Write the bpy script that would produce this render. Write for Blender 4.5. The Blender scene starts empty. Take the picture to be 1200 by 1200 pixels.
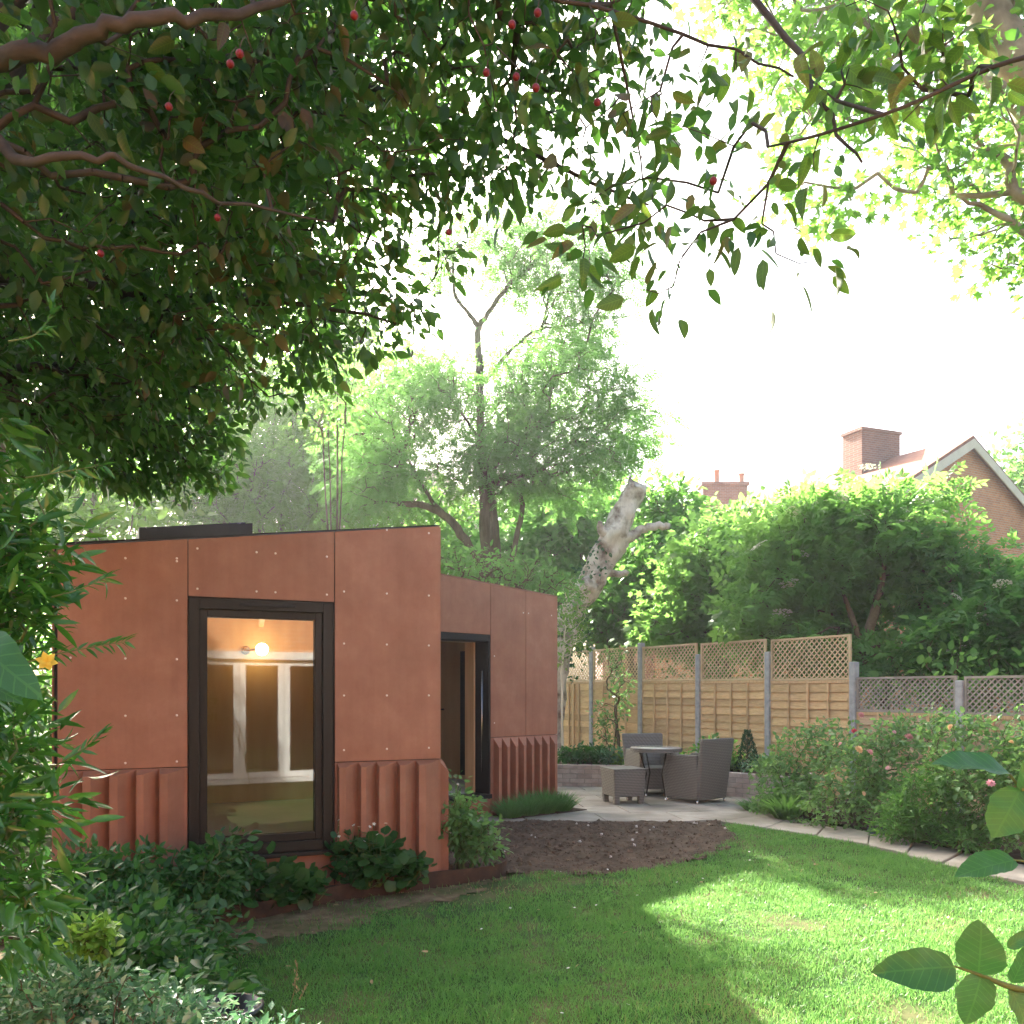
import bpy, math, random
import numpy as np
from mathutils import Vector, Matrix

# ------------------------------------------------------------------ camera, sky, sun, exposure
scene = bpy.context.scene
COL = scene.collection
RNG = np.random.default_rng(11)
random.seed(11)
R = math.radians
F = 1000.0            # focal length in photo pixels (1200 px wide)
CAMZ = 1.56
HOR = 812.0           # horizon row in the photo

cam_data = bpy.data.cameras.new('camera')
cam = bpy.data.objects.new('camera', cam_data)
COL.objects.link(cam)
cam.location = (0, 0, CAMZ)
cam.rotation_euler = (R(90), 0, 0)
cam_data.sensor_width = 36.0
cam_data.lens = 36.0 * F / 1200.0
cam_data.shift_y = (HOR - 600) / 1200.0
cam_data.clip_start = 0.05
cam_data.clip_end = 1000
scene.camera = cam

SUN_EL, SUN_AZ = 36.5, -28.0      # azimuth from +Y towards +X
sd = Vector((math.sin(R(SUN_AZ)) * math.cos(R(SUN_EL)), math.cos(R(SUN_AZ)) * math.cos(R(SUN_EL)), math.sin(R(SUN_EL))))
world = bpy.data.worlds.new('World')
scene.world = world
world.use_nodes = True
wn = world.node_tree
bg = wn.nodes['Background']
sky = wn.nodes.new('ShaderNodeTexSky')
sky.sky_type = 'NISHITA'
sky.sun_disc = False
sky.sun_elevation = R(SUN_EL)
sky.sun_rotation = R(SUN_AZ)
sky.air_density = 1.0
sky.dust_density = 7.0
sky.ozone_density = 1.0
wn.links.new(sky.outputs[0], bg.inputs[0])
bg.inputs[1].default_value = 0.105

sun_data = bpy.data.lights.new('sun', 'SUN')
sun_data.energy = 5.0
sun_data.angle = R(0.8)
sun_data.color = (1.0, 0.94, 0.84)
sun = bpy.data.objects.new('sun', sun_data)
COL.objects.link(sun)
sun.rotation_euler = sd.to_track_quat('Z', 'Y').to_euler()

vs = scene.view_settings
vs.view_transform = 'Standard'
vs.look = 'None'
vs.exposure = 2.75
vs.gamma = 1.0
vs.use_curve_mapping = False
cy = scene.cycles
cy.use_denoising = True
try:
    cy.denoiser = 'OPENIMAGEDENOISE'
except Exception:
    pass
cy.max_bounces = 10
cy.diffuse_bounces = 4
cy.glossy_bounces = 4
cy.transmission_bounces = 6
cy.transparent_max_bounces = 12
cy.sample_clamp_indirect = 6.0
cy.caustics_reflective = False
cy.caustics_refractive = False

# ------------------------------------------------------------------ helpers
ORI = {}


def P(px, py, Y):
    """a point of the place at depth Y seen at photo pixel (px, py)"""
    return np.array(((px - 600) / F * Y, Y, CAMZ + (HOR - py) / F * Y))


def sstep(a, b, x):
    t = np.clip((np.asarray(x, float) - a) / (b - a), 0, 1)
    return t * t * (3 - 2 * t)


def gz(x, y):
    """height of the garden ground"""
    return 0.08 * sstep(6.5, 9.6, y)


def G(px, py, dz=0.0):
    Y = 8.0
    for _ in range(12):
        z = float(gz(0, Y)) + dz
        Y = (CAMZ - z) * F / (py - HOR)
    return np.array(((px - 600) / F * Y, Y, float(gz(0, Y)) + dz))


def nrm(v):
    v = np.asarray(v, float)
    return v / np.maximum(np.linalg.norm(v, axis=-1, keepdims=True), 1e-9)


def wavy(p, f, seed=0):
    """cheap smooth noise in about -1..1"""
    p = np.asarray(p, float) * f
    s = seed * 1.37
    x, y = p[..., 0], p[..., 1]
    z = p[..., 2] if p.shape[-1] > 2 else 0 * x
    return (np.sin(x * 1.0 + y * 0.7 + s) + np.sin(-x * 0.6 + y * 1.1 + z * 0.9 + s * 2.1)
            + np.sin(x * 1.7 - z * 1.3 + s * 0.7) + np.sin(y * 1.9 + z * 1.6 - x * 0.3 + s * 1.9)) / 3.0


def tag(o, label=None, cat=None, group=None, kind=None):
    if label: o['label'] = label
    if cat: o['category'] = cat
    if group: o['group'] = group
    if kind: o['kind'] = kind
    return o


def thing(name, label, cat, loc=(0, 0, 0), rotz=0.0, group=None):
    o = bpy.data.objects.new(name, None)
    o.empty_display_size = 0.1
    COL.objects.link(o)
    o.location = loc
    o.rotation_euler = (0, 0, rotz)
    ORI[o.name] = np.array(loc, float)
    return tag(o, label, cat, group)


def origin_of(o):
    return ORI.get(o.name, np.zeros(3)) if o else np.zeros(3)


def link(name, me, parent=None, loc=None):
    o = bpy.data.objects.new(name, me)
    COL.objects.link(o)
    if parent:
        o.parent = parent
        ORI[o.name] = origin_of(parent).copy()
    if loc is not None:
        o.location = loc
    return o


def raw_mesh(name, V, faces, mat=None, smooth=False, attrs=None):
    """faces: list of index arrays (n,k)"""
    me = bpy.data.meshes.new(name)
    V = np.asarray(V, np.float32)
    faces = [np.asarray(f, np.int32) for f in faces if len(f)]
    me.vertices.add(len(V))
    me.vertices.foreach_set('co', V.ravel())
    nl = sum(f.size for f in faces)
    npoly = sum(len(f) for f in faces)
    me.loops.add(nl)
    me.loops.foreach_set('vertex_index', np.concatenate([f.ravel() for f in faces]))
    me.polygons.add(npoly)
    tot = np.concatenate([np.full(len(f), f.shape[1], np.int32) for f in faces])
    st = np.concatenate([[0], np.cumsum(tot)[:-1]]).astype(np.int32)
    me.polygons.foreach_set('loop_start', st)
    me.polygons.foreach_set('loop_total', tot)
    me.polygons.foreach_set('use_smooth', np.full(npoly, bool(smooth)))
    if attrs:
        for k, a in attrs.items():
            at = me.attributes.new(k, 'FLOAT', 'POINT')
            at.data.foreach_set('value', np.asarray(a, np.float32))
    me.update(calc_edges=True)
    if mat:
        me.materials.append(mat)
    return me


def mesh_obj(name, V, faces, mat, parent=None, smooth=False, attrs=None, local=False):
    V = np.asarray(V, float)
    if not local:
        V = V - origin_of(parent)
    if not isinstance(faces, list):
        faces = [faces]
    return link(name, raw_mesh(name, V, faces, mat, smooth, attrs), parent)


BOXF = np.array([[0, 3, 2, 1], [4, 5, 6, 7], [0, 1, 5, 4], [1, 2, 6, 5], [2, 3, 7, 6], [3, 0, 4, 7]])


class MB:
    """collects pieces of ONE part"""
    def __init__(self):
        self.V, self.F, self.n = [], {}, 0

    def add(self, V, faces):
        V = np.asarray(V, float)
        for f in faces:
            f = np.asarray(f, int)
            if f.ndim == 1: f = f[None]
            self.F.setdefault(f.shape[1], []).append(f + self.n)
        self.V.append(V)
        self.n += len(V)
        return self

    def hexa(self, c8):
        return self.add(c8, [BOXF])

    def box(self, x0, x1, y0, y1, z0, z1):
        return self.hexa([(x0, y0, z0), (x1, y0, z0), (x1, y1, z0), (x0, y1, z0), (x0, y0, z1), (x1, y0, z1), (x1, y1, z1), (x0, y1, z1)])

    def prism(self, poly, z0, z1, axis=2):
        n = len(poly)
        a = np.array([(p[0], p[1], z0) for p in poly]); b = np.array([(p[0], p[1], z1) for p in poly])
        V = np.vstack([a, b])
        if axis == 1: V = V[:, [0, 2, 1]]
        if axis == 0: V = V[:, [2, 0, 1]]
        self.add(V, [[list(range(n))[::-1]], [list(range(n, 2 * n))]] + [[[i, (i + 1) % n, n + (i + 1) % n, n + i]] for i in range(n)])
        return self

    def tube(self, pts, radii, sides=8, cap=True):
        pts = np.asarray(pts, float)
        n = len(pts)
        radii = np.broadcast_to(np.asarray(radii, float), (n,))
        t = np.gradient(pts, axis=0); t = nrm(t)
        ref = np.array((0, 0, 1.0)) if abs(t[0][2]) < 0.9 else np.array((1.0, 0, 0))
        rings = []
        u = nrm(np.cross(t[0], ref))
        for i in range(n):
            u = nrm(u - np.dot(u, t[i]) * t[i]); v = np.cross(t[i], u)
            a = np.arange(sides) / sides * 2 * math.pi
            rings.append(pts[i] + radii[i] * (np.cos(a)[:, None] * u + np.sin(a)[:, None] * v))
        V = np.vstack(rings)
        q = [[i * sides + k, i * sides + (k + 1) % sides, (i + 1) * sides + (k + 1) % sides, (i + 1) * sides + k] for i in range(n - 1) for k in range(sides)]
        fs = [q]
        if cap:
            fs += [[list(range(sides))[::-1]], [list(range((n - 1) * sides, n * sides))]]
        return self.add(V, fs)

    def lathe(self, prof, c=(0, 0, 0), sides=20):
        prof = np.asarray(prof, float)
        a = np.arange(sides) / sides * 2 * math.pi
        V = np.vstack([np.stack([c[0] + r * np.cos(a), c[1] + r * np.sin(a), np.full(sides, c[2] + z)], 1) for r, z in prof])
        n = len(prof)
        q = [[i * sides + k, i * sides + (k + 1) % sides, (i + 1) * sides + (k + 1) % sides, (i + 1) * sides + k] for i in range(n - 1) for k in range(sides)]
        return self.add(V, [q, [list(range(sides))[::-1]], [list(range((n - 1) * sides, n * sides))]])

    def build(self, name, mat, parent=None, smooth=False, local=False):
        return mesh_obj(name, np.vstack(self.V), [np.vstack(f) for f in self.F.values()], mat, parent, smooth, None, local)


def soften(o, w=0.01, seg=2):
    m = o.modifiers.new('bevel', 'BEVEL'); m.width = w; m.segments = seg; m.limit_method = 'ANGLE'
    return o


# ------------------------------------------------------------------ materials
def mat(name):
    m = bpy.data.materials.new(name); m.use_nodes = True
    return m, m.node_tree, m.node_tree.nodes['Principled BSDF']


def ramp(nt, fac, stops):
    r = nt.nodes.new('ShaderNodeValToRGB')
    el = r.color_ramp.elements
    while len(el) < len(stops): el.new(0.5)
    for e, (p, c) in zip(el, stops):
        e.position = p; e.color = (*c, 1)
    nt.links.new(fac, r.inputs[0])
    return r.outputs[0]


def noise(nt, scale, detail=4, rough=0.55, coord='Object', stretch=None):
    tc = nt.nodes.new('ShaderNodeTexCoord')
    n = nt.nodes.new('ShaderNodeTexNoise')
    n.inputs['Scale'].default_value = scale
    n.inputs['Detail'].default_value = detail
    n.inputs['Roughness'].default_value = rough
    out = tc.outputs[coord]
    if stretch:
        mp = nt.nodes.new('ShaderNodeMapping'); mp.inputs['Scale'].default_value = stretch
        nt.links.new(out, mp.inputs[0]); out = mp.outputs[0]
    nt.links.new(out, n.inputs['Vector'])
    return n.outputs['Fac']


def bump(nt, b, h, strength=0.3, dist=0.01):
    bp = nt.nodes.new('ShaderNodeBump')
    bp.inputs['Strength'].default_value = strength; bp.inputs['Distance'].default_value = dist
    nt.links.new(h, bp.inputs['Height']); nt.links.new(bp.outputs[0], b.inputs['Normal'])


def mixc(nt, fac, a, b, mode='MIX'):
    m = nt.nodes.new('ShaderNodeMix'); m.data_type = 'RGBA'; m.blend_type = mode
    for sock, v in ((m.inputs['Factor'], fac), (m.inputs['A'], a), (m.inputs['B'], b)):
        pass
    fi, ai, bi = m.inputs[0], m.inputs[6], m.inputs[7]
    for s, v in ((fi, fac), (ai, a), (bi, b)):
        if isinstance(v, (int, float)): s.default_value = v
        elif isinstance(v, tuple): s.default_value = (*v, 1)
        else: nt.links.new(v, s)
    return m.outputs[2]


def piece_random(nt):
    return nt.nodes.new('ShaderNodeObjectInfo').outputs['Random']


def m_noise(name, c0, c1, scale, rough=0.8, bumpst=0.3, bdist=0.01, detail=5, stretch=None, vary=0.0, spec=0.3, c2=None, scale2=None):
    m, nt, b = mat(name)
    n = noise(nt, scale, detail, 0.6, stretch=stretch)
    col = ramp(nt, n, [(0.3, c0), (0.7, c1)])
    if c2:
        col = mixc(nt, ramp(nt, noise(nt, scale2, 3), [(0.45, (0, 0, 0)), (0.7, (1, 1, 1))]), col, c2)
    if vary:
        hsv = nt.nodes.new('ShaderNodeHueSaturation')
        mr = nt.nodes.new('ShaderNodeMapRange')
        mr.inputs['To Min'].default_value = 1 - vary; mr.inputs['To Max'].default_value = 1 + vary
        nt.links.new(piece_random(nt), mr.inputs[0]); nt.links.new(mr.outputs[0], hsv.inputs['Value'])
        nt.links.new(col, hsv.inputs['Color']); col = hsv.outputs[0]
    nt.links.new(col, b.inputs['Base Color'])
    b.inputs['Roughness'].default_value = rough
    b.inputs['Specular IOR Level'].default_value = spec
    if bumpst: bump(nt, b, n, bumpst, bdist)
    return m


def m_leaf(name, c0, c1, trans, tfac=0.45, rough=0.45, spec=0.4, accent=None, accent_at=0.85, obj_random=False, veins=False):
    def fresh(c): return (c[0] * 0.74, c[1] * 1.06, c[2] * 1.1) if c[1] > c[0] * 1.2 else c
    c0, c1, trans = fresh(c0), fresh(c1), fresh(trans)
    m, nt, b = mat(name)
    if obj_random:
        f = piece_random(nt)
    else:
        a = nt.nodes.new('ShaderNodeAttribute'); a.attribute_name = 'rnd'; f = a.outputs['Fac']
    stops = [(0.0, c0), (0.75, c1)]
    if accent: stops += [(accent_at - 0.04, c1), (accent_at, accent)]
    col = ramp(nt, f, stops)
    n = noise(nt, 60, 2)
    col = mixc(nt, 0.25, col, ramp(nt, n, [(0.3, (0.35, 0.35, 0.35)), (0.7, (1.0, 1.0, 1.0))]), 'MULTIPLY')
    nt.links.new(col, b.inputs['Base Color'])
    b.inputs['Roughness'].default_value = rough
    b.inputs['Specular IOR Level'].default_value = spec
    if veins:      # midrib and side veins in the leaf's own coordinates
        tc = nt.nodes.new('ShaderNodeTexCoord'); sp = nt.nodes.new('ShaderNodeSeparateXYZ'); nt.links.new(tc.outputs['Object'], sp.inputs[0])
        def mth(op, a, b_=None, c_=None, clamp=False):
            q = nt.nodes.new('ShaderNodeMath'); q.operation = op; q.use_clamp = clamp
            for k_, v_ in enumerate((a, b_, c_)):
                if v_ is None: continue
                if isinstance(v_, (int, float)): q.inputs[k_].default_value = v_
                else: nt.links.new(v_, q.inputs[k_])
            return q.outputs[0]
        ay = mth('ABSOLUTE', sp.outputs[1])
        fr_ = mth('FRACT', mth('MULTIPLY', mth('SUBTRACT', sp.outputs[0], mth('MULTIPLY', ay, 0.85)), 9.0))
        side = mth('LESS_THAN', mth('ABSOLUTE', mth('SUBTRACT', fr_, 0.5)), 0.07)
        mid = mth('LESS_THAN', ay, 0.012)
        vein = mth('MAXIMUM', side, mid)
        col = mixc(nt, mth('MULTIPLY', vein, 0.35), col, trans)
        patchy = ramp(nt, noise(nt, 3.5, 4), [(0.35, (0.72, 0.78, 0.62)), (0.65, (1, 1, 1))])
        col = mixc(nt, 0.8, col, patchy, 'MULTIPLY')
        nt.links.new(col, b.inputs['Base Color'])
        bump(nt, b, vein, -0.25, 0.01)
    tr = nt.nodes.new('ShaderNodeBsdfTranslucent')
    tcol = mixc(nt, 0.6, col, trans)
    nt.links.new(tcol, tr.inputs[0])
    mx = nt.nodes.new('ShaderNodeMixShader'); mx.inputs[0].default_value = tfac
    nt.links.new(b.outputs[0], mx.inputs[1]); nt.links.new(tr.outputs[0], mx.inputs[2])
    nt.links.new(mx.outputs[0], nt.nodes['Material Output'].inputs[0])
    return m


def m_plain(name, c, rough=0.5, metal=0.0, spec=0.5):
    m, nt, b = mat(name)
    b.inputs['Base Color'].default_value = (*c, 1)
    b.inputs['Roughness'].default_value = rough; b.inputs['Metallic'].default_value = metal
    b.inputs['Specular IOR Level'].default_value = spec
    return m


def m_brick(name, c1, c2, mortar, scale=1.0):
    m, nt, b = mat(name)
    tc = nt.nodes.new('ShaderNodeTexCoord')
    # wall-plane coordinates: horizontal run = x+y in object space, height = z
    sp = nt.nodes.new('ShaderNodeSeparateXYZ'); nt.links.new(tc.outputs['Object'], sp.inputs[0])
    ad = nt.nodes.new('ShaderNodeMath'); ad.operation = 'ADD'
    nt.links.new(sp.outputs[0], ad.inputs[0]); nt.links.new(sp.outputs[1], ad.inputs[1])
    cb = nt.nodes.new('ShaderNodeCombineXYZ'); nt.links.new(ad.outputs[0], cb.inputs[0]); nt.links.new(sp.outputs[2], cb.inputs[1])
    br = nt.nodes.new('ShaderNodeTexBrick')
    br.inputs['Scale'].default_value = scale
    br.inputs['Brick Width'].default_value = 0.225; br.inputs['Row Height'].default_value = 0.075
    br.inputs['Mortar Size'].default_value = 0.008
    br.inputs['Color1'].default_value = (*c1, 1); br.inputs['Color2'].default_value = (*c2, 1); br.inputs['Mortar'].default_value = (*mortar, 1)
    nt.links.new(cb.outputs[0], br.inputs['Vector'])
    col = mixc(nt, 0.5, br.outputs['Color'], ramp(nt, noise(nt, 1.3, 4), [(0.3, (0.55, 0.5, 0.5)), (0.7, (1, 1, 1))]), 'MULTIPLY')
    nt.links.new(col, b.inputs['Base Color']); b.inputs['Roughness'].default_value = 0.85
    bump(nt, b, br.outputs['Fac'], -0.5, 0.01)
    return m


def m_glass(name, tint=(0.95, 0.97, 0.95)):
    m, nt, b = mat(name)
    nt.nodes.remove(b)
    fr = nt.nodes.new('ShaderNodeFresnel'); fr.inputs[0].default_value = 1.5
    mu = nt.nodes.new('ShaderNodeMath'); mu.operation = 'MULTIPLY_ADD'; mu.use_clamp = True
    mu.inputs[1].default_value = 1.2; mu.inputs[2].default_value = 0.01   # two panes of double glazing
    nt.links.new(fr.outputs[0], mu.inputs[0])
    t = nt.nodes.new('ShaderNodeBsdfTransparent'); t.inputs[0].default_value = (*tint, 1)
    g = nt.nodes.new('ShaderNodeBsdfGlossy'); g.inputs['Roughness'].default_value = 0.018
    mx = nt.nodes.new('ShaderNodeMixShader')
    nt.links.new(mu.outputs[0], mx.inputs[0]); nt.links.new(t.outputs[0], mx.inputs[1]); nt.links.new(g.outputs[0], mx.inputs[2])
    nt.links.new(mx.outputs[0], nt.nodes['Material Output'].inputs[0])
    return m


def m_panel():
    m, nt, b = mat('terracotta_panel')
    n1 = noise(nt, 2.6, 8, 0.68)
    n2 = noise(nt, 7.0, 6, 0.7, stretch=(1, 1, 0.12))
    c = ramp(nt, n1, [(0.25, (0.250, 0.104, 0.060)), (0.55, (0.325, 0.145, 0.088)), (0.8, (0.405, 0.200, 0.132))])
    c = mixc(nt, 0.22, c, ramp(nt, n2, [(0.3, (0.55, 0.5, 0.48)), (0.7, (1, 1, 1))]), 'MULTIPLY')
    c = mixc(nt, 0.14, c, ramp(nt, noise(nt, 14.0, 4, 0.6, stretch=(1, 1, 0.05)), [(0.35, (0.62, 0.56, 0.52)), (0.6, (1, 1, 1))]), 'MULTIPLY')
    hsv = nt.nodes.new('ShaderNodeHueSaturation')
    mr = nt.nodes.new('ShaderNodeMapRange'); mr.inputs['To Min'].default_value = 0.93; mr.inputs['To Max'].default_value = 1.07
    nt.links.new(piece_random(nt), mr.inputs[0]); nt.links.new(mr.outputs[0], hsv.inputs['Value']); nt.links.new(c, hsv.inputs['Color'])
    nt.links.new(hsv.outputs[0], b.inputs['Base Color'])
    b.inputs['Roughness'].default_value = 0.62; b.inputs['Specular IOR Level'].default_value = 0.35
    bump(nt, b, noise(nt, 90, 4), 0.12, 0.004)
    return m


def m_wicker():
    m, nt, b = mat('grey_wicker')
    tc = nt.nodes.new('ShaderNodeTexCoord')
    w1 = nt.nodes.new('ShaderNodeTexWave'); w1.bands_direction = 'Z'; w1.inputs['Scale'].default_value = 15; w1.inputs['Distortion'].default_value = 0.6
    w2 = nt.nodes.new('ShaderNodeTexWave'); w2.bands_direction = 'DIAGONAL'; w2.inputs['Scale'].default_value = 12; w2.inputs['Distortion'].default_value = 0.4
    for w in (w1, w2): nt.links.new(tc.outputs['Object'], w.inputs['Vector'])
    mu = nt.nodes.new('ShaderNodeMath'); mu.operation = 'MULTIPLY'
    nt.links.new(w1.outputs['Fac'], mu.inputs[0]); nt.links.new(w2.outputs['Fac'], mu.inputs[1])
    c = ramp(nt, w1.outputs['Fac'], [(0.0, (0.085, 0.078, 0.068)), (1.0, (0.19, 0.175, 0.152))])
    c = mixc(nt, 0.4, c, ramp(nt, noise(nt, 40, 3, stretch=(1, 1, 6)), [(0.3, (0.5, 0.48, 0.45)), (0.7, (1, 1, 1))]), 'MULTIPLY')
    nt.links.new(c, b.inputs['Base Color']); b.inputs['Roughness'].default_value = 0.6
    bump(nt, b, mu.outputs[0], 0.7, 0.006)
    return m


def m_emit(name, c, s):
    m, nt, b = mat(name)
    b.inputs['Emission Color'].default_value = (*c, 1); b.inputs['Emission Strength'].default_value = s
    b.inputs['Base Color'].default_value = (0.8, 0.75, 0.65, 1)
    return m


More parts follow.
